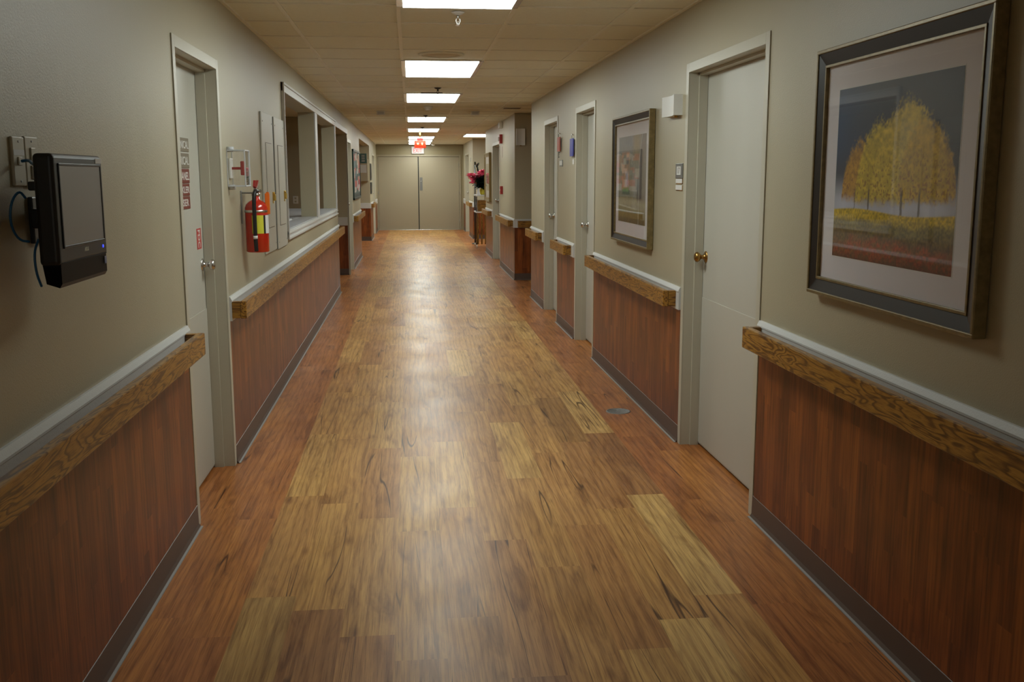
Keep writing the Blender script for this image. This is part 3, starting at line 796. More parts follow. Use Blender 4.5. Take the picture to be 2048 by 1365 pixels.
def picture(side, ya, yb, z0, z1, depth, mats, label, art=None, mg=(.10, .10), nres=(150, 130), fw=.062, mat_m=None):
    """ya..yb along the corridor (ya nearer); frame with three steps, mat, print, glass"""
    x = XL if side < 0 else XR; s = 1 if side < 0 else -1
    t = empty('framed_picture', (x, (ya + yb) / 2, z0), label, 'picture')
    def ring(name, m, o, i, x0, x1, bev=.003):
        b = MB()
        b.box(x0, x1, ya + o, yb - o, z1 - i, z1 - o, bev); b.box(x0, x1, ya + o, yb - o, z0 + o, z0 + i, bev)
        b.box(x0, x1, ya + o, ya + i, z0 + i - bev, z1 - i + bev, bev); b.box(x0, x1, yb - i, yb - o, z0 + i - bev, z1 - i + bev, bev)
        return b.build(name, m, t)
    xo = x + s * .002
    ring('outer_frame', mats[0], 0, .014, xo, x + s * depth)
    # sloping dark band between the outer and inner edges
    b = MB()
    o, i = .014, fw
    xa, xb = x + s * (depth - .004), x + s * (depth - .016)
    P0 = [(xa, ya + o, z0 + o), (xa, yb - o, z0 + o), (xa, yb - o, z1 - o), (xa, ya + o, z1 - o)]
    P1 = [(xb, ya + i, z0 + i), (xb, yb - i, z0 + i), (xb, yb - i, z1 - i), (xb, ya + i, z1 - i)]
    v0 = [b.bm.verts.new(p) for p in P0]; v1 = [b.bm.verts.new(p) for p in P1]
    for k in range(4): b.bm.faces.new((v0[k], v0[(k + 1) % 4], v1[(k + 1) % 4], v1[k]))
    b.build('frame_band', mats[1], t)
    ring('inner_edge', mats[2], fw - .006, fw + .004, x + s * (depth - .026), x + s * (depth - .011), .0015)
    xm = x + s * (depth - .024)
    b = MB(); b.box(xo, xm, ya + fw - .002, yb - fw + .002, z0 + fw - .002, z1 - fw + .002); b.build('mat_board', mat_m or M_mat, t)
    a0, a1, c0, c1 = ya + fw + mg[0], yb - fw - mg[0], z0 + fw + mg[1], z1 - fw - mg[1]
    if art:
        b = MB(); xe = xm + s * .0006; e = .004
        b.box(xm, xe, a0 - e, a1 + e, c0 - e, c1 + e); b.build('print_margin', M_paper, t)
        if side < 0: grid_art('print', xe + s * .0004, a0, a1, c0, c1, art, *nres, t, s)
        else: grid_art('print', xe + s * .0004, a1, a0, c0, c1, art, *nres, t, s)
    b = MB(); xg = xm + s * .006
    vv = [b.bm.verts.new(p) for p in ((xg, ya + fw, z0 + fw), (xg, yb - fw, z0 + fw), (xg, yb - fw, z1 - fw), (xg, ya + fw, z1 - fw))]
    b.bm.faces.new(vv); g_ = b.build('glass', M_glass, t)
    return t
picture(1, 2.525, 3.675, 1.112, 2.000, .042, (M_frame, M_frin, M_frame), 'large framed picture of yellow trees under a dark sky, nearest on the right wall', tree_art, (.105, .090), (300, 220))
picture(1, 6.30, 7.48, 1.080, 1.968, .042, (M_frame, M_frin, M_frame), 'framed abstract print in ochre, grey and orange, second picture on the right wall', abstract_art, (.105, .090), (150, 120), .055)
def warm_art(U, V):
    n = vnoise(U, V, 6, 6, 9); c = np.zeros(U.shape + (3,)); c[:] = (.42, .36, .22)
    return lerp(c, (.20, .17, .14), sst(.4, .7, n) * sst(.2, .6, V) * .6)
M_dgold = plain('dull_gold', (.26, .18, .06), .4, metal=.4)
picture(1, 19.35, 20.6, 1.06, 2.00, .045, (M_dgold, M_frame, M_dgold), 'gold framed picture on the right wall beside the flowers', warm_art, (.16, .14), (20, 20), .07)
# dark frames at the far left
for (z0, z1, lb) in ((1.46, 1.86, 'small dark frame on the far left wall, the upper of two'), (1.13, 1.41, 'small dark frame on the far left wall, the lower of two')):
    t = empty('wall_frame', (XL, 25.2, z0), lb, 'picture')
    b = MB(); b.box(XL + .001, XL + .022, 24.85, 25.55, z0, z1, .004); b.build('frame', M_black, t)
    b = MB(); b.box(XL + .022, XL + .024, 24.90, 25.50, z0 + .04, z1 - .04); b.build('panel', M_frin, t)
# round dark fixture above the tree picture
t = empty('round_wall_fixture', (XR, 3.13, 2.10), 'round dark fixture on the wall above the tree picture, only its rim showing', 'wall fixture')
b = MB(); b.lathe((XR - .001, 3.12, 2.235), (-1, 0, 0), [(0, .135), (.02, .135), (.028, .128), (.03, .115), (.024, .110), (.022, 0)], 48); b.build('rim', plain('dark_rim', (.05, .022, .02), .3), t)
b = MB(); b.lathe((XR - .0235, 3.12, 2.235), (-1, 0, 0), [(0, .108), (.001, .108), (.0012, 0)], 40); b.build('face', M_white, t)

# ------------------------------------------------------------------ touch screen computer on the left wall
KY0, KY1, KZ0, KZ1 = 2.470, 2.850, 1.285, 1.606
t = empty('touch_screen_computer', (XL, (KY0 + KY1) / 2, KZ0), 'black all-in-one touch screen computer on a wall arm', 'computer')
fx = -.832
b = MB(); b.box(-.880, fx, KY0, KY1, KZ0 + .055, KZ1, .011, seg=4); b.build('housing', M_black, t)
b = MB(); b.prism([(-.878, KY0 + .010, KZ0 + .07), (fx - .002, KY0 + .010, KZ0 + .07), (fx - .002, KY0 + .010, KZ0 + .012), (fx - .008, KY0 + .010, KZ0 + .002), (-.87, KY0 + .010, KZ0 + .012)], (0, KY1 - KY0 - .020, 0))
b.build('speaker_bar', M_gloss, t)
b = MB(); b.box(fx, fx + .0012, KY0 + .036, KY1 - .028, 1.386, 1.577, .0005); sc_ = b.build('screen', M_screen, t)
# bezel lip round the glass
b = MB(); w_ = .006
b.box(fx, fx + .003, KY0 + .030, KY1 - .022, 1.577, 1.577 + w_, .001); b.box(fx, fx + .003, KY0 + .030, KY1 - .022, 1.380, 1.386, .001)
b.box(fx, fx + .003, KY0 + .030, KY0 + .036, 1.380, 1.583, .001); b.box(fx, fx + .003, KY1 - .028, KY1 - .022, 1.380, 1.583, .001)
b.build('bezel', M_black, t)
b = MB(); b.box(fx - .001, fx + .0006, KY0 + .012, KY1 - .012, 1.3455, 1.3475); b.build('groove', M_dark, t)
text_mesh('brand_lettering', 'ASUS', (fx, 2.672, 1.368), *LEFT, .010, plain('silver_lettering', (.7, .7, .6), .4), t, .0006, .01)
b = MB(); b.box(fx, fx + .001, KY1 - .060, KY1 - .006, 1.585, 1.598, .0004); q = b.build('name_sticker', M_paper, t)
text_mesh('sticker_lettering', 'MODEL', (fx + .001, KY1 - .033, 1.5915), *LEFT, .006, M_black, q, .0003) if False else None
b = MB(); b.box(fx, fx + .001, KY1 - .034, KY1 - .016, 1.318, 1.338, .0004); b.build('badge_sticker', plain('blue_white_sticker', (.22, .25, .45), .4), t)
b = MB(); b.lathe((fx, KY1 - .040, 1.366), (1, 0, 0), [(0, .0045), (.0015, .004), (.002, 0)], 14); b.build('power_light', emis('blue_led', (.05, .08, 1.0), 1.2), t)
b = MB(); b.box(-.905, -.879, 2.55, 2.74, 1.36, 1.55, .006); b.build('rear_cover', M_black, t)
b = MB(); b.box(-.9795, -.967, 2.70, 2.80, 1.38, 1.50, .003); b.box(-.968, -.904, 2.68, 2.72, 1.42, 1.47, .004); b.build('wall_arm', M_black, t)
b = MB(); b.box(-.915, -.896, 2.53, 2.56, 1.518, 1.540, .004); b.build('cable_plug', M_black, t)
# wall plates
for (ya, yb, za, zb, lb, jack) in ((2.612, 2.690, 1.528, 1.650, 'almond wall plate with a white sticker and a blue cable plugged in', True), (2.695, 2.785, 1.524, 1.653, 'almond wall plate directly beside the touch screen computer', False)):
    t = empty('wall_plate', (XL, (ya + yb) / 2, za), lb, 'wall plate')
    b = MB(); b.box(XL, XL + .008, ya, yb, za, zb, .003); b.build('plate', M_plate, t)
    yc = (ya + yb) / 2
    if jack:
        b = MB(); b.box(XL + .008, XL + .0085, ya + .004, yb - .004, 1.604, 1.618); q = b.build('sticker', M_paper, t)
        b = MB(); b.box(XL + .008, XL + .011, yc - .012, yc + .012, 1.580, 1.600, .001); b.build('jack', M_plate, t)
    else:
        for z_ in (1.59, 1.545): b = MB(); b.box(XL + .008, XL + .012, yc - .016, yc + .016, z_, z_ + .035, .002); b.build('socket', M_plate, t)
    for zz in (za + .012, zb - .012): b = MB(); b.lathe((XL + .008, yc, zz), (1, 0, 0), [(0, .003), (.001, .0028), (.0012, 0)], 10); b.build('screw', M_grey, t)
b = MB(); b.tube([(XL + .014, 2.650, 1.590), (-.945, 2.640, 1.592), (-.925, 2.60, 1.583), (-.905, 2.57, 1.580), (-.900, 2.555, 1.575)], .004)
b.build('network_cable', M_cable); tag(bpy.data.objects['network_cable'], 'short blue cable from the wall plate to the top of the touch screen computer', 'cable')
b = MB(); b.tube([(-.925, 2.542, 1.50), (-.935, 2.53, 1.520), (-.945, 2.50, 1.49), (-.950, 2.50, 1.44), (-.945, 2.53, 1.40), (-.925, 2.545, 1.395)], .003)
tag(b.build('network_cable', M_cable), 'blue cable looping out behind the left side of the touch screen computer', 'cable')
b = MB(); b.tube([(-.909, 2.56, 1.40), (-.915, 2.54, 1.37), (-.912, 2.535, 1.32), (-.905, 2.545, 1.285)], .003)
tag(b.build('network_cable', M_cable), 'blue cable end hanging below the back of the touch screen computer', 'cable')

# ------------------------------------------------------------------ signs on the left door
xd = XL - .102
rows = [('MECHANICAL', 1.670, 1.735, M_sign_t), ('ELECTRICAL', 1.592, 1.662, M_sign_t), ('PANEL', 1.520, 1.588, M_sign_r), ('SPRINKLER', 1.460, 1.517, M_sign_r), ('RISER', 1.397, 1.457, M_sign_r)]
for i, (tx, za, zb, mm) in enumerate(rows):
    col = 'taupe' if mm is M_sign_t else 'maroon'
    t = empty('door_sign', (xd, 4.88, za), '%s door sign lettered %s on the left door, %s of five' % (col, tx, ['topmost', 'second', 'middle', 'fourth', 'lowest'][i]), 'sign')
    yr = [5.118, 5.112, 5.10, 5.09, 5.088][i]
    b = MB(); b.box(xd, xd + .004, 4.58, yr, za, zb, .001); b.build('plate', mm, t)
    wd = .038 * len(tx); ye = yr - .012 - (.02 if tx == 'RISER' else 0)
    text_mesh('lettering', tx, (xd + .004, ye - wd / 2, (za + zb) / 2), *LEFT, (zb - za) * .56, M_letter, t, .0008, .012, wd)
t = empty('fire_sticker', (xd, 5.26, 1.19), 'small red and white upright sticker beside the steel door knob', 'sign')
b = MB(); b.box(xd, xd + .001, 5.21, 5.315, 1.185, 1.290); b.build('backing', plain('sticker_red', (.5, .05, .04), .5), t)
text_mesh('lettering', 'FDC', (xd + .001, 5.262, 1.2375), (0, 0, -1), (0, 1, 0), .055, M_letter, t, .0004, .02, .09)

# ------------------------------------------------------------------ pull station cover
t = empty('pull_station', (XL, 5.62, 1.48), 'red fire pull station under a clear plastic cover on the left wall', 'alarm')
b = MB(); b.box(XL, XL + .014, 5.61, 5.69, 1.54, 1.65, .004); b.build('station_body', M_white, t)
b = MB(); b.box(XL + .014, XL + .068, 5.642, 5.654, 1.588, 1.602, .002); b.box(XL + .060, XL + .080, 5.640, 5.656, 1.558, 1.634, .004); b.build('pull_handle', M_redp, t)
b = MB()
cy0, cy1, cz0, cz1, cx0, cx1 = 5.575, 5.730, 1.500, 1.690, XL + .001, XL + .095
b.box(cx0, cx1, cy0, cy0 + .003, cz0, cz1); b.box(cx0, cx1, cy1 - .003, cy1, cz0, cz1)
b.box(cx0, cx1, cy0, cy1, cz1 - .003, cz1); b.box(cx0, cx1, cy0, cy1, cz0, cz0 + .003); b.box(cx1 - .003, cx1, cy0, cy1, cz0, cz1)
b.build('clear_cover', M_clear, t)
M_frost = plain('frosted_plastic', (.55, .57, .60), .25)
b = MB(); e = .0035
for yy in (cy0, cy1):
    for zz in (cz0, cz1): b.box(cx0, cx1, yy - e, yy + e, zz - e, zz + e, .001)
    b.box(cx1 - e, cx1 + e, yy - e, yy + e, cz0, cz1, .001); b.box(cx0, cx0 + e, yy - e, yy + e, cz0, cz1, .001)
for zz in (cz0, cz1): b.box(cx1 - e, cx1 + e, cy0, cy1, zz - e, zz + e, .001)
for zz in (cz0 - .006, cz1 + .006): b.cyl((cx0, cy0 + .02, zz), (cx0 + .035, cy0 + .02, zz), .014)
b.build('cover_edge', M_frost, t)

# ------------------------------------------------------------------ fire extinguisher
ex, ey = -.895, 5.98
t = empty('fire_extinguisher', (ex, ey, 1.115), 'red fire extinguisher with a black hose hung on the left wall', 'fire extinguisher')
R_ = .066
b = MB(); b.lathe((ex, ey, 1.115), (0, 0, 1), [(0, 0), (.001, R_ - .006), (.006, R_), (.255, R_), (.275, R_ - .006), (.292, R_ - .022), (.302, R_ - .042), (.306, .020), (.325, .019), (.325, 0)], 40); b.build('cylinder', M_red, t)
b = MB(); b.lathe((ex, ey, 1.438), (0, 0, 1), [(0, .021), (.004, .024), (.018, .024), (.020, .014), (.040, .013), (.042, 0)], 20)
b.cyl((ex, ey, 1.468), (ex + .030, ey - .02, 1.468), .010); b.build('valve', M_chrome, t)
b = MB(); b.prism([(ex - .008, ey - .03, 1.480), (ex - .008, ey + .085, 1.500), (ex - .008, ey + .088, 1.492), (ex - .008, ey + .01, 1.468)], (.016, 0, 0)); b.build('carry_handle', M_chrome, t)
b = MB(); b.prism([(ex - .008, ey - .03, 1.490), (ex - .008, ey + .03, 1.512), (ex - .008, ey + .075, 1.530), (ex - .008, ey + .08, 1.522), (ex - .008, ey + .035, 1.502), (ex - .008, ey - .02, 1.483)], (.016, 0, 0))
b.prism([(ex - .008, ey - .045, 1.495), (ex - .008, ey - .02, 1.53), (ex - .008, ey - .010, 1.528), (ex - .008, ey - .03, 1.488)], (.012, 0, 0)); b.build('squeeze_lever', M_redp, t)
b = MB(); b.tube([(ex + .012, ey - .03, 1.468), (ex + .005, ey - .065, 1.470), (ex + .0, ey - .082, 1.43), (ex + .0, ey - .080, 1.30), (ex + .0, ey - .078, 1.20), (ex + .002, ey - .076, 1.125)], .0115, 14); b.build('hose', M_black, t)
b = MB(); b.cyl((ex + .0005, ey - .078, 1.196), (ex, ey - .0785, 1.214), .0128); b.build('hose_clip', M_white, t)
b = MB(); b.lathe((ex, ey, 1.345), (0, 0, 1), [(0, R_ + .0005), (.001, R_ + .0025), (.014, R_ + .0025), (.015, R_ + .0005)], 40); b.build('strap', M_chrome, t)
def arc_label(name, a0, a1, z0, z1, m, extra=.0012, n=10):
    b = MB(); prev_ = None
    for k in range(n + 1):
        a = math.radians(a0 + (a1 - a0) * k / n)
        r0, r1 = R_ + .0002, R_ + extra
        ring_ = [b.bm.verts.new((ex + math.cos(a) * r, ey + math.sin(a) * r, z)) for (r, z) in ((r0, z0), (r1, z0), (r1, z1), (r0, z1))]
        if prev_:
            for j in range(4): b.bm.faces.new((prev_[j], prev_[(j + 1) % 4], ring_[(j + 1) % 4], ring_[j]))
        else: b.bm.faces.new(ring_)
        prev_ = ring_
    b.bm.faces.new(prev_)
    return b.build(name, m, t)
arc_label('instruction_label', -106, -48, 1.225, 1.33, M_yellow)
arc_label('black_strip', -48, -36, 1.225, 1.33, M_black)
arc_label('inspection_label', -36, 2, 1.225, 1.33, M_paper)
b = MB(); b.box(ex + .052, ex + .078, ey - .012, ey + .006, 1.335, 1.455, .003); b.box(ex + .06, ex + .075, ey - .012, ey + .006, 1.455, 1.462, .001); b.build('seal_tag', M_orange, t)
t2 = MB(); t2.box(XL, XL + .006, ey - .02, ey + .02, 1.28, 1.47, .002); t2.box(XL, ex - .01, ey - .008, ey + .008, 1.452, 1.462, .002)
t2.build('wall_hook', M_grey, t)

# ------------------------------------------------------------------ electrical cabinets
def panel_box(y0, y1, z0, z1, label, tilt):
    t = empty('electrical_cabinet', (XL, (y0 + y1) / 2, z0), label, 'electrical cabinet')
    b = MB(); b.box(XL + .001, XL + .012, y0, y1, z0, z1, .003); b.build('cabinet_front', M_door, t)
    dx = XL + .012; a, c, d, e = y0 + .15, y1 - .10, z0 + .17, z1 - .20
    b = MB(); b.box(dx, dx + .004, a, c, d, e, .0015); dr = b.build('cabinet_door', M_door, t)
    b = MB(); b.box(dx - .0002, dx + .0008, a - .005, c + .005, d - .005, e + .005); b.build('door_gap', M_base, t)
    b = MB(); yy = c - .045; zz = 1.405
    b.box(dx + .004, dx + .009, yy - .018, yy + .018, zz - .040, zz + .040, .002); b.box(dx + .009, dx + .024, yy - .008, yy + .012, zz - .022, zz + .022, .003)
    b.cyl((dx + .004, yy, zz + .030), (dx + .018, yy, zz + .030), .009); b.build('latch', M_gold, dr)
    for yy in (y0 + .05, y1 - .05):
        for zz in (z0 + .05, z1 - .06): b = MB(); b.lathe((dx, yy, zz), (1, 0, 0), [(0, .006), (.002, .005), (.0025, 0)], 10); b.build('screw', M_grey, t)
    return t
panel_box(6.84, 7.375, 1.035, 1.975, 'painted electrical cabinet right behind the fire extinguisher', 0)
panel_box(7.455, 8.015, 1.025, 1.975, 'painted electrical cabinet next to the near hatch', 0)
b = MB(); b.box(XL, XL + .006, 7.376, 7.454, 1.03, 1.97); struct(b.build('trim_cabinet_gap', M_dark), 'dark slot between the two electrical cabinets', 'trim')

# ------------------------------------------------------------------ right wall: sconce, plates, tags
def sconce(xw, y, z0, z1, w_, label, across_=False):
    t = empty('wall_sconce', (xw, y, z0), label, 'wall light')
    b = MB(); n = 14; pts = []
    for k in range(n + 1):
        u = -1 + 2 * k / n
        d = .052 - .016 * math.cos(u * math.pi / 2)
        pts.append((u, d))
    if not across_:
        prof = [(xw, y - w_ / 2, z0)] + [(xw - d, y + u * w_ / 2, z0) for u, d in pts] + [(xw, y + w_ / 2, z0)]
    else:
        prof = [(xw - w_ / 2, y, z0)] + [(xw + u * w_ / 2, y - d, z0) for u, d in pts] + [(xw + w_ / 2, y, z0)]
    b.prism(prof, (0, 0, z1 - z0)); b.build('shade', M_white, t)
    b = MB()
    if not across_: b.cyl((xw - .022, y - .08, z0 - .012), (xw - .022, y - .08, z0), .010)
    else: b.cyl((xw, y - .04, z0 - .012), (xw, y - .04, z0), .012)
    b.build('finial', M_brass, t)
    return t
sconce(XR, 5.81, 1.890, 2.005, .27, 'square white wall light beside the nearest right door')
sconce(1.625, 14.97, 2.00, 2.24, .13, 'dim wall light on the back wall of the side corridor', True)
t = empty('room_sign', (XR, 5.70, 1.54), 'small grey room number plate left of the nearest right door frame', 'sign')
b = MB(); b.box(XR - .006, XR, 5.625, 5.775, 1.535, 1.62, .002); b.build('plate', M_grey, t)
b = MB(); b.box(XR - .0075, XR - .006, 5.66, 5.745, 1.555, 1.603, .0005); b.build('number_panel', M_white, t)
text_mesh('lettering', '17', (XR - .0075, 5.70, 1.579), *RIGHT, .034, M_base, t, .0006)
for (za, zb, lb) in ((1.508, 1.532, 'upper small white name strip under the grey room plate'), (1.470, 1.496, 'lower small white name strip under the grey room plate')):
    t = empty('name_strip', (XR, 5.70, za), lb, 'sign')
    b = MB(); b.box(XR - .004, XR, 5.63, 5.765, za - .005, zb, .001); b.build('holder', M_oakY, t)
    b = MB(); b.box(XR - .006, XR - .004, 5.63, 5.765, za, zb, .0005); b.build('card', M_white, t)
# hanging tags
def hang_tag(y0, y1, z0, z1, m, label, beads):
    t = empty('hanging_tag', (XR, (y0 + y1) / 2, z1), label, 'tag')
    b = MB(); b.box(XR - .022, XR - .014, y0, y1, z0, z1, .002); b.build('card', m, t)
    yc = (y0 + y1) / 2
    b = MB(); b.tube([(XR, yc, z1 + .03), (XR - .018, yc, z1 + .045), (XR - .02, yc, z1 + .02), (XR - .018, yc, z1 - .01)], .004); b.build('hook', M_chrome, t)
    if beads:
        b = MB()
        for k in range(3): b.sphere((XR - .018, yc, z0 - .012 - .022 * k), .010 - .001 * k)
        b.build('bead_drop', M_grey, t)
hang_tag(10.28, 10.46, 1.80, 1.945, plain('orange_red_card', (.42, .07, .025), .5), 'orange-red tag hanging on the wall between the two far doors', True)
hang_tag(9.40 + .03, 9.62, 1.735, 1.90, M_blue, 'deep blue tag hanging on a hook beside the steel-knobbed right door', False)
for (a, c, lb, fm) in ((10.19, 10.40, 'small white plate below the orange-red tag', M_grey), (9.43, 9.56, 'small white plate below the blue tag', M_plate)):
    t = empty('name_plate', (XR, (a + c) / 2, 1.65), lb, 'sign')
    b = MB(); b.box(XR - .005, XR, a, c, 1.645, 1.712, .001); b.build('holder', fm, t)
    b = MB(); b.box(XR - .007, XR - .005, a + .03, c - .01, 1.66, 1.705, .0005); b.build('card', M_white, t)
# far right: alarm items
t = empty('fire_alarm_pull', (XR, 16.95, 1.25), 'small red fire alarm pull on the right wall after the side corridor', 'alarm')
b = MB(); b.box(XR - .045, XR, 16.90, 17.0, 1.25, 1.385, .004); b.build('body', M_redp, t)
b = MB(); b.box(XR - .052, XR - .045, 16.92, 16.98, 1.31, 1.33, .002); b.build('pull_bar', M_white, t)
t = empty('fire_alarm_strobe', (XR, 17.0, 2.1), 'red fire alarm strobe high on the right wall', 'alarm')
b = MB(); b.box(XR - .05, XR, 16.95, 17.08, 2.09, 2.24, .004); b.build('body', M_redp, t)
b = MB(); b.box(XR - .075, XR - .05, 16.99, 17.04, 2.13, 2.2, .004); b.build('lens', M_white, t)
b = MB(); b.box(XR - .003, XR, 16.93, 17.03, 1.86, 2.04, .001)
tag(b.build('notice_card', plain('faint_card', (.42, .34, .30), .6)), 'pale pinkish notice card below the red strobe', 'sign')
t = empty('emergency_light', (XR, 16.9, 2.3), 'small grey box under the ceiling above the red strobe', 'light')
b = MB(); b.box(XR - .06, XR, 16.9, 17.1, 2.34, 2.44, .008); b.build('housing', M_white, t)
b = MB(); b.lathe((XR - .06, 17.0, 2.39), (-1, 0, 0), [(0, .03), (.01, .026), (.014, 0)], 16); b.build('lens', M_frost, t)
b = MB(); b.box(XR - .005, XR, 25.9, 26.1, 1.92, 2.02, .002); tag(b.build('name_plate', M_grey), 'tiny grey plate on the far right wall before the last door', 'sign')

# floor cleanout cover
t = empty('floor_drain_cover', (1.35, 6.40, 0), 'round grey metal cover set in the red-brown floor boards', 'floor cover')
b = MB(); b.lathe((1.35, 6.40, 0), (0, 0, 1), [(0.0, .082), (.003, .080), (.0032, .072), (.0022, .071), (.0022, 0)], 40); b.build('cover_plate', plain('worn_grey_metal', (.20, .20, .19), .45, metal=.5, var=.4, vscale=60, bump=.6, bscale=150), t)
for a in (0, math.pi): b = MB(); b.lathe((1.35 + .055 * math.cos(a), 6.40 + .055 * math.sin(a), .0022), (0, 0, 1), [(0, .006), (.001, .005), (.0012, 0)], 10); b.build('screw', M_grey, t)

# ------------------------------------------------------------------ ceiling fittings
def sprinkler(x, y, dark, label, arm=False):
    t = empty('sprinkler', (x, y, H), label, 'sprinkler')
    m1 = M_white if not dark else M_black; m2 = M_chrome if not dark else M_black
    b = MB(); b.lathe((x, y, H + .002), (0, 0, -1), [(0, .038), (.004, .036), (.014, .020), (.016, .010), (.02, 0)], 24); b.build('escutcheon', m1, t)
    b = MB(); b.cyl((x, y, H - .014), (x, y, H - .034), .009)
    for s_ in (-1, 1): b.tube([(x + s_ * .008, y, H - .03), (x + s_ * .013, y, H - .045), (x + s_ * .003, y, H - .066)], .0022, 8)
    b.cyl((x, y, H - .036), (x, y, H - .062), .0025, seg=8); b.build('body', m2, t)
    b = MB(); b.lathe((x, y, H - .068), (0, 0, -1), [(0, .004), (0.0, .018), (.0015, .018), (.0016, 0)], 20); b.build('deflector', m2, t)
    if arm:
        b = MB(); b.tube([(x, y, H - .050), (x - .10, y + .01, H - .052), (x - .175, y + .02, H - .050)], .0055, 8); b.cyl((x, y, H - .05), (x + .05, y, H - .05), .005, seg=8); b.build('side_arm', m2, t)
sprinkler(.283, 5.86, False, 'white and chrome sprinkler head just past the nearest lit panel')
sprinkler(.300, 10.75, True, 'dark sprinkler with a side arm beyond the second lit panel', True)
sprinkler(.245, 15.55, True, 'small dark sprinkler just in front of the fourth lit panel')
sprinkler(.240, 19.30, True, 'tiny dark sprinkler just in front of the fifth lit panel')
t = empty('smoke_detector', (.25, 13.6, H), 'round white smoke detector on the ceiling between two lit panels', 'smoke detector')
b = MB(); b.lathe((.25, 13.6, H + .002), (0, 0, -1), [(0, .062), (.014, .062), (.018, .052), (.03, .05)], 30); b.build('base', M_white, t)
b = MB(); b.lathe((.25, 13.6, H - .028), (0, 0, -1), [(0, .046), (.016, .040), (.022, .03), (.023, 0)], 30); b.build('sensor_head', M_white, t)
for (x, lb) in ((-.40, 'small square white box on the ceiling, left of the smoke detector'), (.93, 'small square white box on the ceiling, right of the smoke detector')):
    t = empty('ceiling_box', (x, 14.55, H), lb, 'ceiling fitting')
    b = MB(); b.box(x - .06, x + .06, 14.50, 14.56, H - .055, H + .001, .004); b.build('housing', M_white, t)
    b = MB(); b.box(x - .045, x + .045, 14.497, 14.50, H - .045, H - .012, .001); b.build('lens', M_frost, t)
t = empty('ceiling_speaker', (.25, 7.85, H), 'round speaker grille in the ceiling just before the second lit panel', 'speaker')
b = MB(); b.lathe((.25, 7.85, H + .004), (0, 0, -1), [(0, .175), (.008, .172), (.012, .150), (.006, .145)], 48); b.build('rim', M_ceil, t)
b = MB(); b.lathe((.25, 7.85, H + .0), (0, 0, -1), [(0, .146), (.004, .09), (.009, .085), (.006, .05), (.010, .03), (.011, 0)], 40); b.build('grille', plain('pale_grille', (.60, .54, .42), .7), t)
t = empty('ceiling_vent', (1.25, 13.98, H), 'thin dark-lined air vent in the ceiling near the side corridor', 'vent')
b = MB(); b.box(1.25, 1.52, 13.66, 13.96, H - .004, H + .004, .002); b.build('frame', M_tee, t)
b = MB()
for k in range(5): b.box(1.27, 1.50, 13.70 + k * .05, 13.715 + k * .05, H - .006, H - .003)
b.build('slot', M_base, t)

# red glowing lantern hung from the ceiling
lx, ly = .205, 20.6
t = empty('red_lantern', (lx, ly, H), 'red glowing lantern hung from the ceiling in front of the exit sign', 'lantern')
b = MB(); b.lathe((lx, ly, H + .002), (0, 0, -1), [(0, .05), (.012, .045), (.02, .02), (.022, 0)], 20); b.cyl((lx, ly, H - .02), (lx, ly, H - .16), .012); b.build('stem', M_gold, t)
m, nt, bs = new_mat('lit_red_plastic')
bs.inputs['Base Color'].default_value = (.6, .03, .01, 1); bs.inputs['Emission Color'].default_value = (1, .075, .02, 1); bs.inputs['Emission Strength'].default_value = .7
M_lan = m
b = MB(); b.box(lx - .115, lx + .115, ly - .07, ly + .07, 2.115, 2.265, .012)
for k in range(8): b.cyl((lx - .105 + .03 * k, ly - .07, 2.12), (lx - .105 + .03 * k, ly - .07, 2.26), .012, seg=10)
b.build('shade', M_lan, t)
b = MB(); b.box(lx - .06, lx + .06, ly - .05, ly + .05, 2.262, 2.31, .01); b.build('cap', M_redp, t)
b = MB(); b.sphere((lx - .045, ly - .082, 2.195), .020); b.sphere((lx + .040, ly - .082, 2.195), .020, scale=(.8, .8, 1.3)); b.build('bulb', emis('bulb_glow', (1, .55, .2), 3.0), t)
# exit sign over the far doors
t = empty('exit_sign', (.225, EY, 2.2), 'white exit sign with red letters above the double doors', 'sign')
b = MB(); b.box(.045, .400, EY - .06, EY, 2.195, 2.40, .008); b.build('housing', emis('lit_sign_face', (.46, .41, .40), .3), t)
text_mesh('lettering', 'EXIT', (.2225, EY - .06, 2.285), *FRONT, .115, emis('red_letters', (.75, .05, .05), .5), t, .002, .0, .25)
# small door closer knob dots on the far ceiling
t = empty('smoke_detector', (.60, 28.9, H), 'small white detector on the ceiling right above the double doors', 'smoke detector')
b = MB(); b.lathe((.66, 29.2, H + .002), (0, 0, -1), [(0, .055), (.03, .05), (.045, .03), (.046, 0)], 20); b.build('sensor_head', M_white, t)

# ------------------------------------------------------------------ notice board, teal sign, left recess cabinet
def board_art(U, V):
    r = np.random.RandomState(5); c = np.zeros(U.shape + (3,)); c[:] = (.06, .12, .11)
    pal = [(.62, .60, .58), (.55, .12, .09), (.60, .50, .45), (.62, .62, .62), (.45, .06, .06), (.5, .3, .2), (.62, .58, .5), (.12, .22, .25)]
    for k in range(34):
        cu, cv = r.uniform(.06, .94), r.uniform(.10, .93); a, b_ = r.uniform(.06, .14), r.uniform(.04, .10)
        m_ = ((np.abs(U - cu) < a) & (np.abs(V - cv) < b_)); c[m_] = pal[r.randint(len(pal))]
    c[V < .08] = (.03, .06, .06)
    return c
t = empty('notice_board', (XL, 18.5, 1.15), 'notice board pinned with red and white papers on the left wall', 'notice board')
b = MB(); b.box(XL, XL + .03, 17.35, 19.60, 1.15, 1.19, .004); b.box(XL, XL + .03, 17.35, 19.60, 1.97, 2.01, .004); b.box(XL, XL + .03, 17.35, 17.42, 1.15, 2.01, .004); b.box(XL, XL + .03, 19.54, 19.60, 1.15, 2.01, .004)
b.build('frame', plain('dark_green_frame', (.02, .045, .04), .4), t)
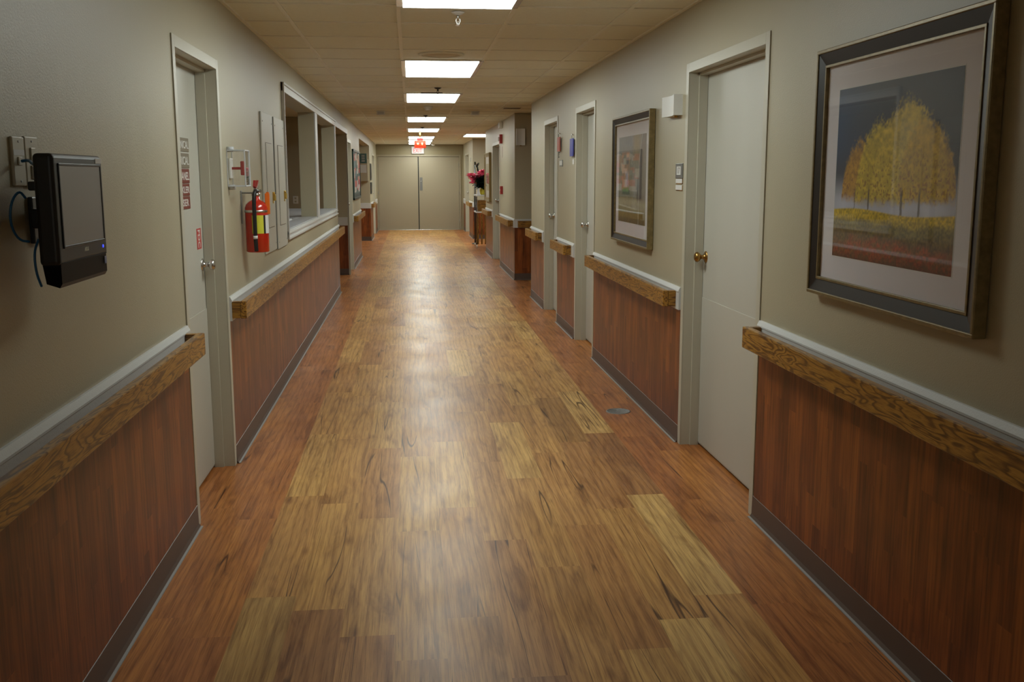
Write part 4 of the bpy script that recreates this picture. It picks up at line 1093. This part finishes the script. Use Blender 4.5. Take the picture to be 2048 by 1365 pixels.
b = MB(); b.box(XL, XL + .016, 17.42, 19.54, 1.19, 1.97); b.build('backing', plain('cork', (.25, .2, .13), .8), t)
grid_art('papers', XL + .0175, 17.42, 19.54, 1.19, 1.97, board_art, 70, 60, t, 1)
t = empty('projecting_sign', (XL, 19.75, 1.83), 'teal sign standing out from the left wall past the notice board', 'sign')
b = MB(); b.box(XL, XL + .150, 19.66, 19.68, 1.80, 1.985, .003); b.build('plate', plain('teal_sign', (.06, .14, .13), .5), t)
for i, zz in enumerate((1.94, 1.893, 1.846)):
    text_mesh('lettering', ['ROOMS', '100-', '112'][i] if False else '333', (XL + .082, 19.66, zz), *FRONT, .035, M_letter, t, .001, .02, .06)
b = MB(); b.box(XL + .001, XL + .14, 19.70, 19.705, 1.62, 1.77); tag(b.build('paper_notice', M_paper), 'white paper notice standing out below the teal sign', 'paper')
t = empty('wall_cabinet', (-1.2, 24.6, 1.43), 'tan cabinet on the back wall of the left recess', 'cabinet')
b = MB(); b.box(-1.60, -1.01, 24.45, 24.70, 1.43, 1.96, .005); b.build('body', M_tan, t)
b = MB(); b.box(-1.59, -1.31, 24.44, 24.45, 1.44, 1.95, .002); b.build('cabinet_door', M_tan, t)
b = MB(); b.box(-1.30, -1.02, 24.44, 24.45, 1.44, 1.95, .002); b.build('cabinet_door', M_tan, t)

# ------------------------------------------------------------------ serving cart with the flowers
cx0, cx1, cyy0, cyy1 = 1.40, 1.82, 21.9, 22.6
t = empty('wooden_cart', (1.65, 22.2, 0), 'tall slatted wooden cart with white trays standing in the right recess', 'cart')
b = MB()
for x in (cx0 + .02, cx1 - .02):
    for y in (cyy0 + .02, cyy1 - .02): b.cyl((x, y, .06), (x, y, 1.13), .012, seg=12)
b.build('post', plain('dark_metal', (.05, .05, .055), .35, metal=.8), t)
for k in range(5):
    x = cx0 + .045 + k * .083
    b = MB(); b.box(x - .02, x + .02, cyy0, cyy0 + .018, .08, .74, .003); b.build('slat', M_oakZ, t)
for zz in (1.12, .76):
    b = MB(); b.box(cx0, cx1, cyy0 - .01, cyy1 + .01, zz, zz + .03, .006); b.build('tray', plain('white_tray', (.66, .67, .68), .35), t)
b = MB(); b.box(cx0 + .05, cx1 - .05, cyy0 + .05, cyy1 - .05, .79, 1.03, .006); b.build('wooden_box', M_oakX, t)
for x in (cx0 + .02, cx1 - .02):
    for y in (cyy0 + .02, cyy1 - .02):
        b = MB(); b.cyl((x - .01, y, .03), (x + .01, y, .03), .03, seg=16); b.box(x - .014, x + .014, y - .012, y + .012, .03, .07, .002); b.build('caster', M_white, t)
# flowers
t = empty('potted_flowers', (1.57, 22.15, 1.15), 'bunch of bright pink flowers in a yellow pot on the cart', 'plant')
b = MB(); b.lathe((1.57, 22.12, 1.15), (0, 0, 1), [(0, 0), (.0, .045), (.02, .06), (.09, .068), (.13, .05), (.15, .055), (.15, .045), (.11, .04), (.11, 0)], 24); b.build('pot', plain('yellow_pot', (.70, .58, .05), .35), t)
rng = random.Random(4)
b = MB()
def leaf(bm, c, d, l, w_):
    d = Vector(d).normalized(); sidev = d.cross(Vector((0, 0, 1)))
    if sidev.length < .1: sidev = Vector((1, 0, 0))
    sidev.normalize(); up = sidev.cross(d)
    c = Vector(c); n_ = 5; L_, R2, Md = [], [], []
    for i in range(n_ + 1):
        u = i / n_; ww = w_ * math.sin(math.pi * min(.98, u * .9 + .08)); p = c + d * l * u - Vector((0, 0, 1)) * (u * u * l * .25)
        L_.append(bm.verts.new(p - sidev * ww)); Md.append(bm.verts.new(p - up * ww * .25)); R2.append(bm.verts.new(p + sidev * ww))
    for i in range(n_):
        bm.faces.new((L_[i], L_[i + 1], Md[i + 1], Md[i])); bm.faces.new((Md[i], Md[i + 1], R2[i + 1], R2[i]))
for k in range(320):
    a = rng.uniform(0, 2 * math.pi); rr = rng.uniform(0, .17); z = rng.uniform(1.30, 1.56)
    if z < 1.38: rr *= .6
    leaf(b.bm, (1.56 + rr * math.cos(a), 22.12 + rr * math.sin(a), z), (math.cos(a), math.sin(a), rng.uniform(-.2, .7)), .12, .042)
for k in range(14):
    leaf(b.bm, (1.45 + rng.uniform(-.04, .04), 22.2, 1.60 + k * .014), (rng.uniform(-.4, .4), rng.uniform(-.4, .4), 1), .12, .022)
b.tube([(1.57, 22.12, 1.27), (1.58, 22.12, 1.42), (1.46, 22.2, 1.66), (1.445, 22.2, 1.80)], .006, 8)
for k in range(8):
    a = k * .8; b.tube([(1.57, 22.12, 1.26), (1.57 + .06 * math.cos(a), 22.12 + .06 * math.sin(a), 1.40), (1.57 + .13 * math.cos(a), 22.12 + .13 * math.sin(a), 1.58)], .004, 6)
b.build('foliage', plain('dark_leaves', (.012, .035, .014), .45), t)
M_pink = plain('pink_petal', (1.0, .16, .30), .5, var=.25, vscale=30)
blooms = [(1.32, 22.05, 1.50), (1.37, 22.0, 1.58), (1.29, 22.1, 1.58), (1.40, 22.1, 1.51), (1.35, 22.02, 1.43), (1.50, 22.05, 1.63), (1.57, 22.1, 1.65), (1.64, 22.0, 1.68), (1.70, 22.1, 1.70), (1.66, 22.02, 1.60), (1.56, 22.0, 1.58), (1.76, 22.1, 1.64), (1.74, 22.0, 1.56), (1.47, 22.0, 1.55)]
for (x, y, z) in blooms:
    b = MB()
    for k in range(14):
        a = k * 2.4; ti = rng.uniform(-.3, .9)
        leaf(b.bm, (x, y, z), (math.cos(a), math.sin(a), ti), .10, .040)
    b.sphere((x, y, z), .042, 10, 8)
    b.build('bloom', M_pink, t)
b = MB(); b.prism([(1.425, 21.95, 1.151), (1.50, 21.95, 1.151), (1.475, 22.0, 1.30), (1.455, 22.0, 1.30)], (0, .004, 0)); tag(b.build('folded_card', M_paper), 'white folded card standing on the cart beside the yellow pot', 'card')
t = empty('floor_stand', (1.47, 23.2, 0), 'thin dark pole standing left of the flowers', 'stand')
b = MB(); b.cyl((1.47, 23.2, .02), (1.47, 23.2, 1.85), .014, seg=12); b.build('pole', M_black, t)
b = MB(); b.lathe((1.47, 23.2, 0), (0, 0, 1), [(0, .08), (.012, .08), (.022, .07), (.024, 0)], 24); b.build('base', M_black, t)
# repeats of one kind share a group
GROUPS = {'handrail': 'oak handrails along the corridor walls', 'door_sign': 'stacked word signs on the left door', 'sprinkler': 'sprinklers in the corridor ceiling',
          'network_cable': 'blue cables behind the touch screen computer', 'wall_plate': 'almond wall plates beside the touch screen computer', 'electrical_cabinet': 'electrical cabinets on the left wall',
          'name_strip': 'name strips under the room plate', 'hanging_tag': 'coloured tags hanging between the right doors', 'wall_sconce': 'white wall lights on the right',
          'framed_picture': 'framed pictures on the right wall', 'wall_frame': 'small dark frames on the far left wall', 'ceiling_box': 'square white boxes on the ceiling', 'smoke_detector': 'round detectors on the ceiling'}
for o in C.objects:
    if o.parent is None and 'label' in o and o.get('kind') != 'structure':
        k = o.name.split('.')[0]
        if k in GROUPS: o['group'] = GROUPS[k]
